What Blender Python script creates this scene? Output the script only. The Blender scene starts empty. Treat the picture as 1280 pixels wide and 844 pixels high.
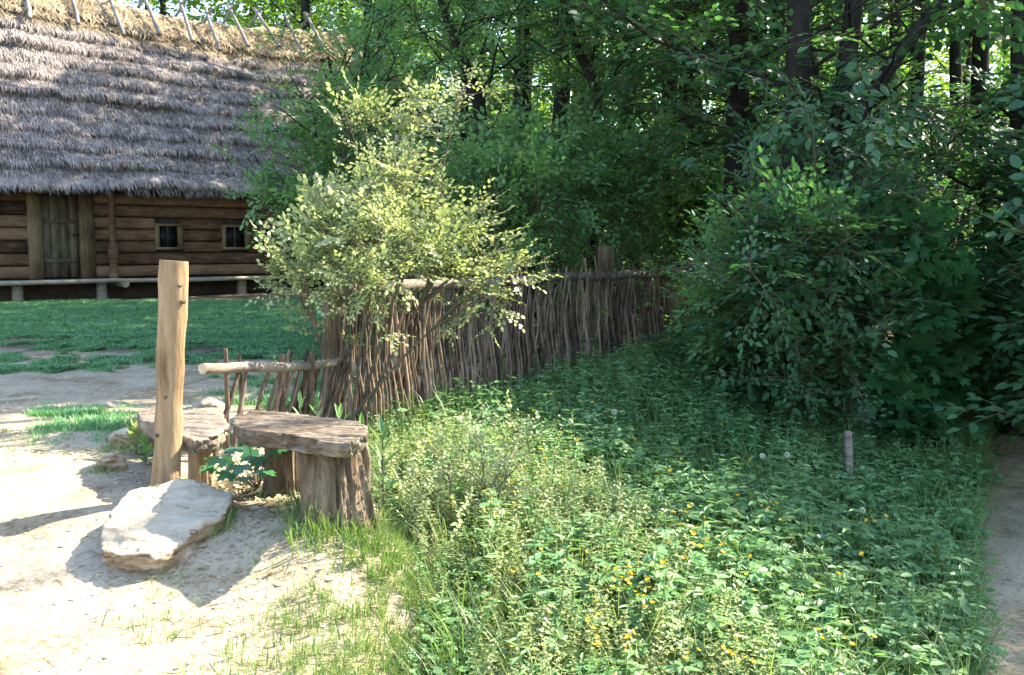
import bpy, bmesh, math, random
import numpy as np
from mathutils import Vector, noise as mnoise
R = math.radians
# ------------------------------------------------------------------ camera, sky, sun
scene = bpy.context.scene
PITCH = R(5.14); FPX = 1244.0; EYE = 1.6
cam_data = bpy.data.cameras.new('camera'); cam = bpy.data.objects.new('camera', cam_data)
scene.collection.objects.link(cam); scene.camera = cam
cam.location = (0, 0, EYE); cam.rotation_euler = (R(90) - PITCH, 0, 0)
cam_data.sensor_width = 36; cam_data.lens = 36 * FPX / 1280; cam_data.clip_end = 1000; cam_data.clip_start = 0.05

SUN_EL = R(43); SUN_AZ = R(60)              # azimuth from +Y (view direction) towards +X
S = np.array([math.cos(SUN_EL) * math.sin(SUN_AZ), math.cos(SUN_EL) * math.cos(SUN_AZ), math.sin(SUN_EL)])
world = bpy.data.worlds.new('World'); scene.world = world; world.use_nodes = True
wn = world.node_tree.nodes; wl = world.node_tree.links
for n in list(wn): wn.remove(n)
sky = wn.new('ShaderNodeTexSky'); sky.sky_type = 'NISHITA'; sky.sun_disc = False
sky.sun_elevation = SUN_EL; sky.sun_rotation = SUN_AZ; sky.air_density = 1.0; sky.dust_density = 1.2; sky.ozone_density = 1.5
bgn = wn.new('ShaderNodeBackground'); bgn.inputs['Strength'].default_value = 0.15
won = wn.new('ShaderNodeOutputWorld'); wl.new(sky.outputs[0], bgn.inputs[0]); wl.new(bgn.outputs[0], won.inputs[0])
sd = bpy.data.lights.new('sun', 'SUN'); sd.energy = 5.0; sd.angle = R(0.55); sd.color = (1.0, 0.90, 0.72)
sun = bpy.data.objects.new('sun', sd); scene.collection.objects.link(sun)
sun.rotation_euler = Vector(S).to_track_quat('Z', 'Y').to_euler(); sun.location = (20, 12, 25)
scene.view_settings.view_transform = 'Standard'; scene.view_settings.look = 'None'
scene.view_settings.exposure = 2.33; scene.view_settings.gamma = 1.0
scene.view_settings.use_curve_mapping = False
cy = scene.cycles
cy.max_bounces = 7; cy.diffuse_bounces = 4; cy.glossy_bounces = 2; cy.transmission_bounces = 5
cy.use_denoising = True; cy.sample_clamp_indirect = 6.0
try: cy.denoiser = 'OPENIMAGEDENOISE'
except Exception: pass

col = scene.collection
_c, _s = math.cos(PITCH), math.sin(PITCH)
def ray(px, py):
    u = (px - 640) / FPX; v = (422 - py) / FPX
    return np.array([u, _c + v * _s, -_s + v * _c])
def at(px, py, d):                                     # point of a viewing ray at forward distance d
    r = ray(px, py); return np.array([0, 0, EYE]) + r * (d / r[1])
def proj(P):                                           # world points to photo pixels
    P = np.asarray(P, float); q = P - np.array([0, 0, EYE])
    w = q[..., 1] * _c - q[..., 2] * _s; v = q[..., 1] * _s + q[..., 2] * _c
    w = np.where(np.abs(w) < 1e-3, 1e-3, w)
    return 640 + FPX * q[..., 0] / w, 422 - FPX * v / w, w

# ------------------------------------------------------------------ numpy noise
def _h(i, j, k=0):
    n = (i * 374761393 + j * 668265263 + k * 2147483647 * 3) & 0x7fffffff
    n = ((n ^ (n >> 13)) * 1274126177) & 0x7fffffff
    return ((n ^ (n >> 16)) & 0xffff) / 65535.0
def vn(x, y, seed=0):
    x = np.asarray(x, float); y = np.asarray(y, float)
    i = np.floor(x).astype(np.int64); j = np.floor(y).astype(np.int64)
    fx = x - i; fy = y - j; fx = fx * fx * (3 - 2 * fx); fy = fy * fy * (3 - 2 * fy)
    a = _h(i, j, seed); b = _h(i + 1, j, seed); c = _h(i, j + 1, seed); d = _h(i + 1, j + 1, seed)
    return (a * (1 - fx) + b * fx) * (1 - fy) + (c * (1 - fx) + d * fx) * fy
def fbm(x, y, seed=0, o=4):
    t = 0; a = 0.5; f = 1
    for k in range(o): t = t + a * vn(np.asarray(x) * f, np.asarray(y) * f, seed + k * 17); a *= 0.5; f *= 2.03
    return t
def sm(a, b, x):
    t = np.clip((x - a) / (b - a), 0, 1); return t * t * (3 - 2 * t)

# ------------------------------------------------------------------ mesh collector
class Soup:
    def __init__(s): s.v = []; s.f = []; s.r = []; s.n = 0
    def add(s, V, F, mat=0, rnd=0.5):
        V = np.asarray(V, float).reshape(-1, 3); F = np.asarray(F, np.int64)
        if F.ndim == 1: F = F.reshape(1, -1)
        s.v.append(V); s.f.append((F + s.n, mat)); s.r.append(np.broadcast_to(np.asarray(rnd, float), (len(V),)).copy()); s.n += len(V)
    def template(s):
        return dict(V=np.concatenate(s.v), F=s.f, R=np.concatenate(s.r))
    def inst(s, T, M, O, rnd=None):
        """T template, M (N,3,3) columns = axes, O (N,3) origins"""
        N = len(O)
        if N == 0: return
        V = np.einsum('nij,vj->nvi', M, T['V']) + O[:, None, :]; nv = len(T['V'])
        base = (np.arange(N) * nv)[:, None, None] + s.n
        for F, m in T['F']: s.f.append(((F[None] + base).reshape(-1, F.shape[1]), m))
        s.v.append(V.reshape(-1, 3))
        rr = np.tile(T['R'], N) if rnd is None else (0.55 * np.repeat(rnd, nv) + 0.45 * np.tile(T['R'], N))
        s.r.append(rr); s.n += N * nv
    def build(s, name, mats, parent=None, smooth=True):
        me = bpy.data.meshes.new(name)
        if s.n:
            V = np.concatenate(s.v); rr = np.concatenate(s.r)
            me.vertices.add(len(V)); me.vertices.foreach_set('co', V.astype(np.float32).ravel())
            vi = np.concatenate([F.ravel() for F, m in s.f]).astype(np.int32)
            tot = np.concatenate([np.full(len(F), F.shape[1]) for F, m in s.f]).astype(np.int32)
            mi = np.concatenate([np.full(len(F), m) for F, m in s.f]).astype(np.int32)
            st = np.concatenate([[0], np.cumsum(tot)[:-1]]).astype(np.int32)
            me.loops.add(len(vi)); me.loops.foreach_set('vertex_index', vi)
            me.polygons.add(len(tot)); me.polygons.foreach_set('loop_start', st)
            me.polygons.foreach_set('material_index', mi)
            if smooth: me.polygons.foreach_set('use_smooth', np.ones(len(tot), bool))
            me.update(calc_edges=True)
            a = me.attributes.new('rnd', 'FLOAT', 'POINT'); a.data.foreach_set('value', rr.astype(np.float32))
        for m in (mats if isinstance(mats, (list, tuple)) else [mats]): me.materials.append(m)
        o = bpy.data.objects.new(name, me); col.objects.link(o)
        if parent is not None:
            o.parent = parent
            # geometry is written in world coordinates: shift it into the parent's frame
            p = np.array(world_loc(parent)); 
            if s.n and np.abs(p).sum() > 0:
                me.vertices.foreach_set('co', (V - p).astype(np.float32).ravel()); me.update()
        return o
def world_loc(o):
    p = Vector((0, 0, 0))
    while o is not None: p += o.location; o = o.parent
    return p
def tag(o, label, cat, group=None):
    o['label'] = label; o['category'] = cat
    if group: o['group'] = group
    return o
def thing(name, label, cat, loc, group=None):
    o = bpy.data.objects.new(name, None); col.objects.link(o); o.location = [float(c) for c in loc]
    o.empty_display_size = 0.2
    return tag(o, label, cat, group)
def structure(o): o['kind'] = 'structure'; return o
def stuff(o, label=None, cat=None):
    o['kind'] = 'stuff'
    if label: o['label'] = label; o['category'] = cat
    return o

def tube(s, P, rad, sides=8, mat=0, rnd=0.5, cap=True, capmat=None, rough=0.0, rg=None):
    P = np.asarray(P, float); n = len(P); rad = np.broadcast_to(np.asarray(rad, float), (n,))
    T = np.gradient(P, axis=0); T /= np.linalg.norm(T, axis=1)[:, None] + 1e-9
    up = np.array([0, 0, 1.0]) if abs(T[0][2]) < 0.9 else np.array([1.0, 0, 0])
    a = np.linspace(0, 2 * math.pi, sides, endpoint=False)
    X = np.cross(T[0], up); X /= np.linalg.norm(X); rings = []
    for i in range(n):
        X = X - T[i] * np.dot(X, T[i]); X /= np.linalg.norm(X) + 1e-9; Y = np.cross(T[i], X)
        rr = rad[i] * (1 + (rough * (rg.random(sides) - 0.5) if rough else 0))
        rings.append(P[i] + (np.cos(a) * rr)[:, None] * X + (np.sin(a) * rr)[:, None] * Y)
    V = np.concatenate(rings); F = []
    i, j = np.meshgrid(np.arange(n - 1), np.arange(sides), indexing='ij'); j2 = (j + 1) % sides
    F = np.stack([i * sides + j, i * sides + j2, (i + 1) * sides + j2, (i + 1) * sides + j], -1).reshape(-1, 4)
    s.add(V, F, mat, rnd)
    if cap:
        cm = mat if capmat is None else capmat
        s.add(rings[0], np.arange(sides)[::-1].reshape(1, -1), cm, rnd); s.add(rings[-1], np.arange(sides).reshape(1, -1), cm, rnd)
def wob(P0, P1, n, amp, rg):
    t = np.linspace(0, 1, n)[:, None]; P = np.array(P0) * (1 - t) + np.array(P1) * t
    w = np.cumsum(rg.normal(0, amp, (n, 3)), 0); w -= w[0] * (1 - t) + w[-1] * t
    return P + w
def frames(Y, Z):
    Y = Y / (np.linalg.norm(Y, axis=1)[:, None] + 1e-9); X = np.cross(Y, Z); X /= np.linalg.norm(X, axis=1)[:, None] + 1e-9
    Zn = np.cross(X, Y); return np.stack([X, Y, Zn], -1)

# ------------------------------------------------------------------ materials
def mat(name):
    m = bpy.data.materials.new(name); m.use_nodes = True; nt = m.node_tree
    return m, nt, nt.nodes['Principled BSDF'], nt.nodes['Material Output']
def N(nt, t, **kw):
    n = nt.nodes.new(t)
    for k, v in kw.items():
        if k in n.inputs: n.inputs[k].default_value = v
        else: setattr(n, k, v)
    return n
def ramp(nt, fac, stops, interp='LINEAR'):
    r = nt.nodes.new('ShaderNodeValToRGB'); r.color_ramp.interpolation = interp
    e = r.color_ramp.elements
    while len(e) < len(stops): e.new(0.5)
    for i, (p, c) in enumerate(stops): e[i].position = p; e[i].color = (*c, 1)
    nt.links.new(fac, r.inputs[0]); return r.outputs[0]
def leafmat(name, c0, c1, c2, trans=0.38, rough=0.42, tcol=(1.25, 1.35, 0.55), spec=0.45):
    m, nt, b, out = mat(name)
    at_ = N(nt, 'ShaderNodeAttribute', attribute_name='rnd')
    tc = N(nt, 'ShaderNodeTexCoord'); nz = N(nt, 'ShaderNodeTexNoise', Scale=2.2, Detail=2.0)
    nt.links.new(tc.outputs['Object'], nz.inputs['Vector'])
    ad = N(nt, 'ShaderNodeMath', operation='MULTIPLY_ADD'); ad.inputs[1].default_value = 0.7
    mm = N(nt, 'ShaderNodeMath', operation='MULTIPLY_ADD'); mm.inputs[1].default_value = 0.75; mm.inputs[2].default_value = -0.22
    nt.links.new(nz.outputs['Fac'], mm.inputs[0]); nt.links.new(at_.outputs['Fac'], ad.inputs[0]); nt.links.new(mm.outputs[0], ad.inputs[2])
    c = ramp(nt, ad.outputs[0], [(0.1, c0), (0.5, c1), (0.95, c2)])
    nt.links.new(c, b.inputs['Base Color']); b.inputs['Roughness'].default_value = rough
    b.inputs['Specular IOR Level'].default_value = spec
    tr = N(nt, 'ShaderNodeBsdfTranslucent'); mu = N(nt, 'ShaderNodeMix', data_type='RGBA', blend_type='MULTIPLY')
    mu.inputs[0].default_value = 1; mu.inputs[7].default_value = (*tcol, 1)
    nt.links.new(c, mu.inputs[6]); nt.links.new(mu.outputs[2], tr.inputs[0])
    mx = N(nt, 'ShaderNodeMixShader'); mx.inputs[0].default_value = trans
    nt.links.new(b.outputs[0], mx.inputs[1]); nt.links.new(tr.outputs[0], mx.inputs[2]); nt.links.new(mx.outputs[0], out.inputs[0])
    return m
def woodmat(name, c0, c1, c2, sx=(1, 1, 1), scale=8.0, bump=0.35, rough=0.85, detail=8.0, dist=0.02):
    m, nt, b, out = mat(name)
    tc = N(nt, 'ShaderNodeTexCoord'); mp = N(nt, 'ShaderNodeMapping'); mp.inputs['Scale'].default_value = sx
    nt.links.new(tc.outputs['Object'], mp.inputs[0])
    n1 = N(nt, 'ShaderNodeTexNoise', Scale=scale, Detail=detail, Roughness=0.65); nt.links.new(mp.outputs[0], n1.inputs['Vector'])
    n2 = N(nt, 'ShaderNodeTexNoise', Scale=2.3, Detail=4.0); nt.links.new(tc.outputs['Object'], n2.inputs['Vector'])
    at_ = N(nt, 'ShaderNodeAttribute', attribute_name='rnd')
    a = N(nt, 'ShaderNodeMath', operation='MULTIPLY_ADD'); a.inputs[1].default_value = 0.55
    nt.links.new(n1.outputs['Fac'], a.inputs[0])
    q = N(nt, 'ShaderNodeMath', operation='MULTIPLY_ADD'); q.inputs[1].default_value = 0.35; q.inputs[2].default_value = 0.0
    nt.links.new(n2.outputs['Fac'], q.inputs[0]); nt.links.new(q.outputs[0], a.inputs[2])
    e = N(nt, 'ShaderNodeMath', operation='MULTIPLY_ADD'); e.inputs[1].default_value = 0.3; e.inputs[2].default_value = -0.12
    nt.links.new(at_.outputs['Fac'], e.inputs[0])
    f = N(nt, 'ShaderNodeMath', operation='ADD'); nt.links.new(a.outputs[0], f.inputs[0]); nt.links.new(e.outputs[0], f.inputs[1])
    c = ramp(nt, f.outputs[0], [(0.30, c0), (0.46, c1), (0.66, c2)])
    nt.links.new(c, b.inputs['Base Color']); b.inputs['Roughness'].default_value = rough; b.inputs['Specular IOR Level'].default_value = 0.2
    bp = N(nt, 'ShaderNodeBump', Strength=bump, Distance=dist); nt.links.new(n1.outputs['Fac'], bp.inputs['Height']); nt.links.new(bp.outputs[0], b.inputs['Normal'])
    return m

M = {}
M['leaf_sun'] = leafmat('sun-paled leaf', (0.15, 0.20, 0.085), (0.30, 0.35, 0.15), (0.50, 0.53, 0.28), 0.42, 0.42, (1.1, 1.15, .8))  # extra pale leaf colour carrying sunlight, for plants standing in the sun
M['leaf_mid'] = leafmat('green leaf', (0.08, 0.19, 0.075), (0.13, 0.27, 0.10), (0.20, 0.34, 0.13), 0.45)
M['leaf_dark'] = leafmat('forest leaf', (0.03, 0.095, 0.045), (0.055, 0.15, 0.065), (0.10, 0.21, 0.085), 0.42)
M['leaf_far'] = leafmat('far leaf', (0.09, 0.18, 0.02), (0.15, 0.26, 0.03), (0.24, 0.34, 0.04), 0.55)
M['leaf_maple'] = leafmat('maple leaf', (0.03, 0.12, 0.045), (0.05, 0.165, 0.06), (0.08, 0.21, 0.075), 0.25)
M['herb'] = leafmat('herb leaf', (0.08, 0.195, 0.08), (0.14, 0.27, 0.11), (0.27, 0.38, 0.16), 0.34, 0.42, (1.25, 1.3, .6), 0.3)
M['grass'] = leafmat('grass blade', (0.08, 0.16, 0.05), (0.14, 0.23, 0.07), (0.32, 0.36, 0.16), 0.32, 0.4)
M['lawn'] = leafmat('yard grass blade', (0.08, 0.21, 0.09), (0.13, 0.30, 0.13), (0.22, 0.39, 0.18), 0.28, 0.45)
M['dry'] = leafmat('dry stem', (0.22, 0.17, 0.09), (0.34, 0.28, 0.16), (0.48, 0.42, 0.26), 0.1, 0.6)
M['twig'] = woodmat('twig bark', (0.05, 0.04, 0.03), (0.10, 0.08, 0.055), (0.18, 0.14, 0.10))
M['bark'] = woodmat('dark bark', (0.005, 0.0055, 0.0045), (0.016, 0.013, 0.010), (0.038, 0.031, 0.023), (1, 1, 0.25), 14, 0.8)
M['stick'] = woodmat('wattle stick bark', (0.035, 0.024, 0.017), (0.135, 0.093, 0.063), (0.36, 0.265, 0.18), (1, 1, 0.3), 26, 0.4)
M['dark_stick'] = woodmat('old wattle stick', (0.02, 0.013, 0.009), (0.085, 0.055, 0.035), (0.22, 0.15, 0.10), (1, 1, 0.3), 26, 0.4)
M['pole'] = woodmat('grey pole', (0.05, 0.04, 0.03), (0.16, 0.13, 0.10), (0.32, 0.275, 0.22), (0.3, 0.3, 1), 22, 0.5)
M['ridge_pole'] = woodmat('weathered pole', (0.08, 0.07, 0.065), (0.20, 0.18, 0.17), (0.36, 0.33, 0.31), (1, 1, 0.3), 12, 0.3)
M['post'] = woodmat('peeled post wood', (0.06, 0.034, 0.016), (0.25, 0.165, 0.088), (0.44, 0.33, 0.20), (2.6, 2.6, 0.28), 9, 0.9, 0.75)
M['cut'] = woodmat('sawn wood', (0.30, 0.21, 0.12), (0.50, 0.38, 0.24), (0.62, 0.52, 0.36), (1, 1, 1), 30, 0.2)
M['oldwood'] = woodmat('weathered slab wood', (0.022, 0.015, 0.010), (0.125, 0.095, 0.068), (0.33, 0.29, 0.225), (0.22, 2.4, 2.4), 16, 0.9, 0.85, dist=0.03)
M['stumpwood'] = woodmat('split stump wood', (0.022, 0.014, 0.008), (0.13, 0.09, 0.056), (0.36, 0.29, 0.20), (2.2, 2.2, 0.2), 13, 1.0, 0.85, dist=0.04)
M['log'] = woodmat('hewn log wall', (0.03, 0.017, 0.010), (0.12, 0.066, 0.038), (0.25, 0.155, 0.09), (0.35, 0.35, 2.2), 9, 0.6)
M['jamb'] = woodmat('door frame timber', (0.05, 0.032, 0.018), (0.145, 0.10, 0.055), (0.25, 0.185, 0.105), (2, 2, 0.3), 10, 0.4)
M['door'] = woodmat('door boards', (0.06, 0.045, 0.03), (0.145, 0.115, 0.075), (0.25, 0.21, 0.14), (3, 3, 0.25), 9, 0.4)
M['plank'] = woodmat('grey plank', (0.06, 0.05, 0.038), (0.20, 0.175, 0.13), (0.34, 0.30, 0.235), (0.4, 0.4, 3), 10, 0.3)
M['gap'] = woodmat('clay caulking', (0.03, 0.022, 0.016), (0.06, 0.045, 0.032), (0.10, 0.08, 0.06))
M['straw'] = woodmat('thatch straw', (0.09, 0.075, 0.068), (0.23, 0.195, 0.18), (0.44, 0.38, 0.34), (1, 1, 0.5), 6, 0.5)
M['thatch'] = woodmat('thatch', (0.025, 0.021, 0.02), (0.11, 0.093, 0.085), (0.27, 0.235, 0.21), (1, 1, 0.6), 9, 1.0, dist=0.06)
M['ridge_straw'] = woodmat('ridge straw', (0.14, 0.10, 0.06), (0.34, 0.26, 0.16), (0.55, 0.45, 0.30), (1, 1, 0.7), 8, 0.6)
M['yellow'] = leafmat('yellow petal', (0.70, 0.36, 0.008), (0.80, 0.44, 0.01), (0.85, 0.52, 0.02), 0.2)
M['white'] = leafmat('seed head', (0.55, 0.55, 0.50), (0.65, 0.65, 0.6), (0.75, 0.75, 0.7), 0.3)
M['blue'] = leafmat('blue petal', (0.04, 0.09, 0.30), (0.06, 0.12, 0.36), (0.1, 0.18, 0.42), 0.2)
m, nt, b, out = mat('dark glass'); b.inputs['Base Color'].default_value = (0.012, 0.014, 0.014, 1); b.inputs['Roughness'].default_value = 0.45; b.inputs['Specular IOR Level'].default_value = 0.2; M['glass'] = m
m, nt, b, out = mat('iron'); b.inputs['Base Color'].default_value = (0.03, 0.025, 0.02, 1); b.inputs['Roughness'].default_value = 0.5; b.inputs['Metallic'].default_value = 0.6; M['iron'] = m
# rock
m, nt, b, out = mat('sandstone')
tc = N(nt, 'ShaderNodeTexCoord')
mp = N(nt, 'ShaderNodeMapping'); mp.inputs['Scale'].default_value = (1, 1, 3.5); nt.links.new(tc.outputs['Object'], mp.inputs[0])
n1 = N(nt, 'ShaderNodeTexNoise', Scale=7.0, Detail=10.0, Roughness=0.65); nt.links.new(mp.outputs[0], n1.inputs['Vector'])
n2 = N(nt, 'ShaderNodeTexNoise', Scale=60.0, Detail=4.0); nt.links.new(tc.outputs['Object'], n2.inputs['Vector'])
c1 = ramp(nt, n1.outputs['Fac'], [(0.28, (0.22, 0.165, 0.10)), (0.40, (0.37, 0.31, 0.22)), (0.62, (0.44, 0.385, 0.29))])
c2 = ramp(nt, n1.outputs['Fac'], [(0.35, (0.10, 0.055, 0.03)), (0.48, (0.28, 0.19, 0.115)), (0.62, (0.40, 0.32, 0.22))])
ge = N(nt, 'ShaderNodeTexCoord'); sx_ = N(nt, 'ShaderNodeSeparateXYZ'); nt.links.new(ge.outputs['Normal'], sx_.inputs[0])
mr = N(nt, 'ShaderNodeMapRange'); mr.inputs[1].default_value = 0.25; mr.inputs[2].default_value = 0.7; nt.links.new(sx_.outputs[2], mr.inputs[0])
cm = N(nt, 'ShaderNodeMix', data_type='RGBA'); nt.links.new(mr.outputs[0], cm.inputs[0]); nt.links.new(c2, cm.inputs[6]); nt.links.new(c1, cm.inputs[7]); c = cm.outputs[2]
nt.links.new(c, b.inputs['Base Color']); b.inputs['Roughness'].default_value = 0.9; b.inputs['Specular IOR Level'].default_value = 0.2
ad = N(nt, 'ShaderNodeMath', operation='MULTIPLY_ADD'); ad.inputs[1].default_value = 0.25
nt.links.new(n2.outputs['Fac'], ad.inputs[0]); nt.links.new(n1.outputs['Fac'], ad.inputs[2])
bp = N(nt, 'ShaderNodeBump', Strength=0.8, Distance=0.03); nt.links.new(ad.outputs[0], bp.inputs['Height']); nt.links.new(bp.outputs[0], b.inputs['Normal'])
M['rock'] = m
# ground: 'soil' attribute 0 = pale trodden dirt, 1 = dark humus
m, nt, b, out = mat('ground soil')
tc = N(nt, 'ShaderNodeTexCoord'); at_ = N(nt, 'ShaderNodeAttribute', attribute_name='rnd')
n1 = N(nt, 'ShaderNodeTexNoise', Scale=2.2, Detail=9.0, Roughness=0.6); n2 = N(nt, 'ShaderNodeTexNoise', Scale=34.0, Detail=6.0, Roughness=0.7)
n3 = N(nt, 'ShaderNodeTexVoronoi', Scale=55.0)
for q in (n1, n2, n3): nt.links.new(tc.outputs['Object'], q.inputs['Vector'])
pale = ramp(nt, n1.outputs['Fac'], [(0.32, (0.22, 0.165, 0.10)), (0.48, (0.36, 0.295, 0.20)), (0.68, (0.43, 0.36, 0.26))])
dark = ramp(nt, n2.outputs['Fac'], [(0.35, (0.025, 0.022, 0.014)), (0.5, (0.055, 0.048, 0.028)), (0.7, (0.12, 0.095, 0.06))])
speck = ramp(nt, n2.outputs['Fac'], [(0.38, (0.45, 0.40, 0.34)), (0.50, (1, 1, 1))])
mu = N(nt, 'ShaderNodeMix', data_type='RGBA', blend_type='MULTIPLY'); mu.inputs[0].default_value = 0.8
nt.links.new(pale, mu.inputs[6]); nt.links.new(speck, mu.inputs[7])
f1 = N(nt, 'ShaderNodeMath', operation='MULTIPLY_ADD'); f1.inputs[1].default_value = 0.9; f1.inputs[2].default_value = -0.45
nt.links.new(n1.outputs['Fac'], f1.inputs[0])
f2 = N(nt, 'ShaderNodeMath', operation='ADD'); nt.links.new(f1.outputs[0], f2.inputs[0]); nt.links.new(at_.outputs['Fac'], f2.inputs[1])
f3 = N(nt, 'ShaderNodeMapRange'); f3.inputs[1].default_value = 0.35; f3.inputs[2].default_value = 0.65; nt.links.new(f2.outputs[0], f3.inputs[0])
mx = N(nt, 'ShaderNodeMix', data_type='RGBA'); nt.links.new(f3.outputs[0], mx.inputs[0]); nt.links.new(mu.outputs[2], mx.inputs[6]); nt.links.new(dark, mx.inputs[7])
nt.links.new(mx.outputs[2], b.inputs['Base Color']); b.inputs['Roughness'].default_value = 0.95; b.inputs['Specular IOR Level'].default_value = 0.12
hs = N(nt, 'ShaderNodeMath', operation='MULTIPLY_ADD'); hs.inputs[1].default_value = 0.35
nt.links.new(n3.outputs['Distance'], hs.inputs[0]); nt.links.new(n2.outputs['Fac'], hs.inputs[2])
bp = N(nt, 'ShaderNodeBump', Strength=0.55, Distance=0.02); nt.links.new(hs.outputs[0], bp.inputs['Height']); nt.links.new(bp.outputs[0], b.inputs['Normal'])
M['ground'] = m

# ------------------------------------------------------------------ terrain
def edge_x(y):                                        # border between trodden yard (left) and meadow (right)
    return np.interp(y, [0, 3.0, 3.8, 4.5, 5.4, 7.0, 14.0, 30], [-0.45, -0.40, -0.48, -0.50, -0.85, -1.30, 2.55, 11.0])
def path_x(y): return np.interp(y, [0, 4, 8, 12, 20, 40], [0.0, 1.90, 3.80, 5.75, 10.3, 24])
def gz(x, y):
    x = np.asarray(x, float); y = np.asarray(y, float)
    yard = np.interp(y, [0, 3.2, 4.0, 4.5, 6.5, 9, 22, 60], [0.05, 0.12, 0.28, 0.38, 0.41, 0.42, 0.42, 0.8])
    mead = np.interp(y, [0, 3.5, 7, 12, 25, 60], [-0.05, 0.0, 0.10, 0.20, 0.3, 0.8])
    e = edge_x(y); w = sm(-0.32, 0.42, x - e); z = yard * (1 - w) + mead * w
    t = x - path_x(y); k = sm(-3.4, 0.05, t); z = z * (1 - k) + (-0.42 + 0.01 * np.clip(y - 8, 0, 60)) * k
    z = z + 0.10 * np.exp(-(((x + .82) / .42) ** 2 + ((y - 4.32) / .35) ** 2))
    z = z + 0.05 * (fbm(x * 1.1, y * 1.1, 3) - 0.5) + 0.024 * (fbm(x * 5, y * 5, 9) - 0.5) - 0.012 * sm(.62, .8, vn(x * 5.5, y * 4.2, 19))
    return z
def soil(x, y):                                        # 0 pale dirt .. 1 humus
    e = edge_x(y); m = sm(-0.1, 0.35, x - e)
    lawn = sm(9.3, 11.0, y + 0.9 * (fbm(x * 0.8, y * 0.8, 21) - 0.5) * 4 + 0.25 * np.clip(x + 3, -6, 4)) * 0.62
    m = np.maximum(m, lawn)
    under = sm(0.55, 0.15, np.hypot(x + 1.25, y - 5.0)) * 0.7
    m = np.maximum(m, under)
    p = sm(-0.15, 0.1, x - path_x(y)) * sm(1.7, 1.3, x - path_x(y)) * sm(14, 9, y)
    m = m * (1 - p)
    return m
def axis(lo, hi, fine0, fine1, df, grow_):
    a = list(np.arange(fine0, fine1, df)); st = df; x = fine1
    while x < hi: a.append(x); st *= grow_; x += st
    a.append(hi); st = df; x = fine0 - df; pre = []
    while x > lo: pre.append(x); st *= grow_; x -= st
    pre.append(lo); return np.array(pre[::-1] + a)
gx = axis(-180, 180, -5, 5.5, 0.045, 1.12); gy = axis(-40, 260, 2.2, 12.5, 0.045, 1.12)
X, Y = np.meshgrid(gx, gy); Z = gz(X, Y); s = Soup()
i, j = np.meshgrid(np.arange(len(gy) - 1), np.arange(len(gx) - 1), indexing='ij'); w_ = len(gx)
F = np.stack([i * w_ + j, i * w_ + j + 1, (i + 1) * w_ + j + 1, (i + 1) * w_ + j], -1).reshape(-1, 4)
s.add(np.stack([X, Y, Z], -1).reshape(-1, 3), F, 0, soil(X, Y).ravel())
structure(s.build('ground', M['ground']))
# footpath sheet on the right, 4 mm above the ground
s = Soup(); ys = np.arange(1.5, 13, 0.08); ws = np.linspace(-0.02, 1.35, 22)
PX = path_x(ys)[:, None] + ws[None] + 0.10 * (fbm(ys * 1.5, ys * 0, 5)[:, None] - 0.5) * (1 - ws[None]); PY = ys[:, None] + ws[None] * 0
PZ = gz(PX, PY) + 0.006
i, j = np.meshgrid(np.arange(len(ys) - 1), np.arange(len(ws) - 1), indexing='ij'); w_ = len(ws)
F = np.stack([i * w_ + j, i * w_ + j + 1, (i + 1) * w_ + j + 1, (i + 1) * w_ + j], -1).reshape(-1, 4)
s.add(np.stack([PX, PY, PZ], -1).reshape(-1, 3), F, 0, 0.0)
structure(s.build('path', M['ground']))

# ------------------------------------------------------------------ leaf, twig and plant templates
def leaf_tmpl(kind):
    s = Soup()
    if kind == 'ovate':
        s.add([(0, 0, 0), (-.27, .3, .06), (-.20, .7, .05), (0, 1, -.03), (.20, .7, .05), (.27, .3, .06)], [[0, 5, 4, 3], [0, 3, 2, 1]])
    elif kind == 'round':
        s.add([(0, 0, 0), (-.38, .35, .06), (-.28, .8, .04), (0, 1, 0), (.28, .8, .04), (.38, .35, .06)], [[0, 5, 4, 3], [0, 3, 2, 1]])
    elif kind == 'lance':
        s.add([(0, 0, 0), (-.12, .35, .04), (-.09, .7, 0), (0, 1, -.12), (.09, .7, 0), (.12, .35, .04)], [[0, 5, 4, 3], [0, 3, 2, 1]])
    elif kind == 'simple':
        s.add([(0, 0, 0), (-.30, .45, .04), (0, 1, 0), (.30, .45, .04)], [[0, 3, 2, 1]])
    elif kind == 'maple':
        half = [(.06, .02), (.32, -.16), (.42, .04), (.66, .10), (.50, .24), (.78, .52), (.62, .52), (.60, .64), (.36, .50), (.24, .58), (.28, .86), (.14, .82)]
        P = [(0, .0)] + half + [(0, 1.12)] + [(-x, y) for x, y in half[::-1]]
        V = [(0, .28, .03)] + [(x, y, .05 - 0.14 * (x * x + (y - .3) ** 2)) for x, y in P]
        n = len(P); s.add(V, [[0, 1 + k, 1 + (k + 1) % n] for k in range(n)])
    return s.template()
LT = {k: leaf_tmpl(k) for k in ('ovate', 'round', 'lance', 'simple', 'maple')}
def rnd_tmpl(T, v): T = dict(T); T['R'] = np.full(len(T['V']), v); return T
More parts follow.
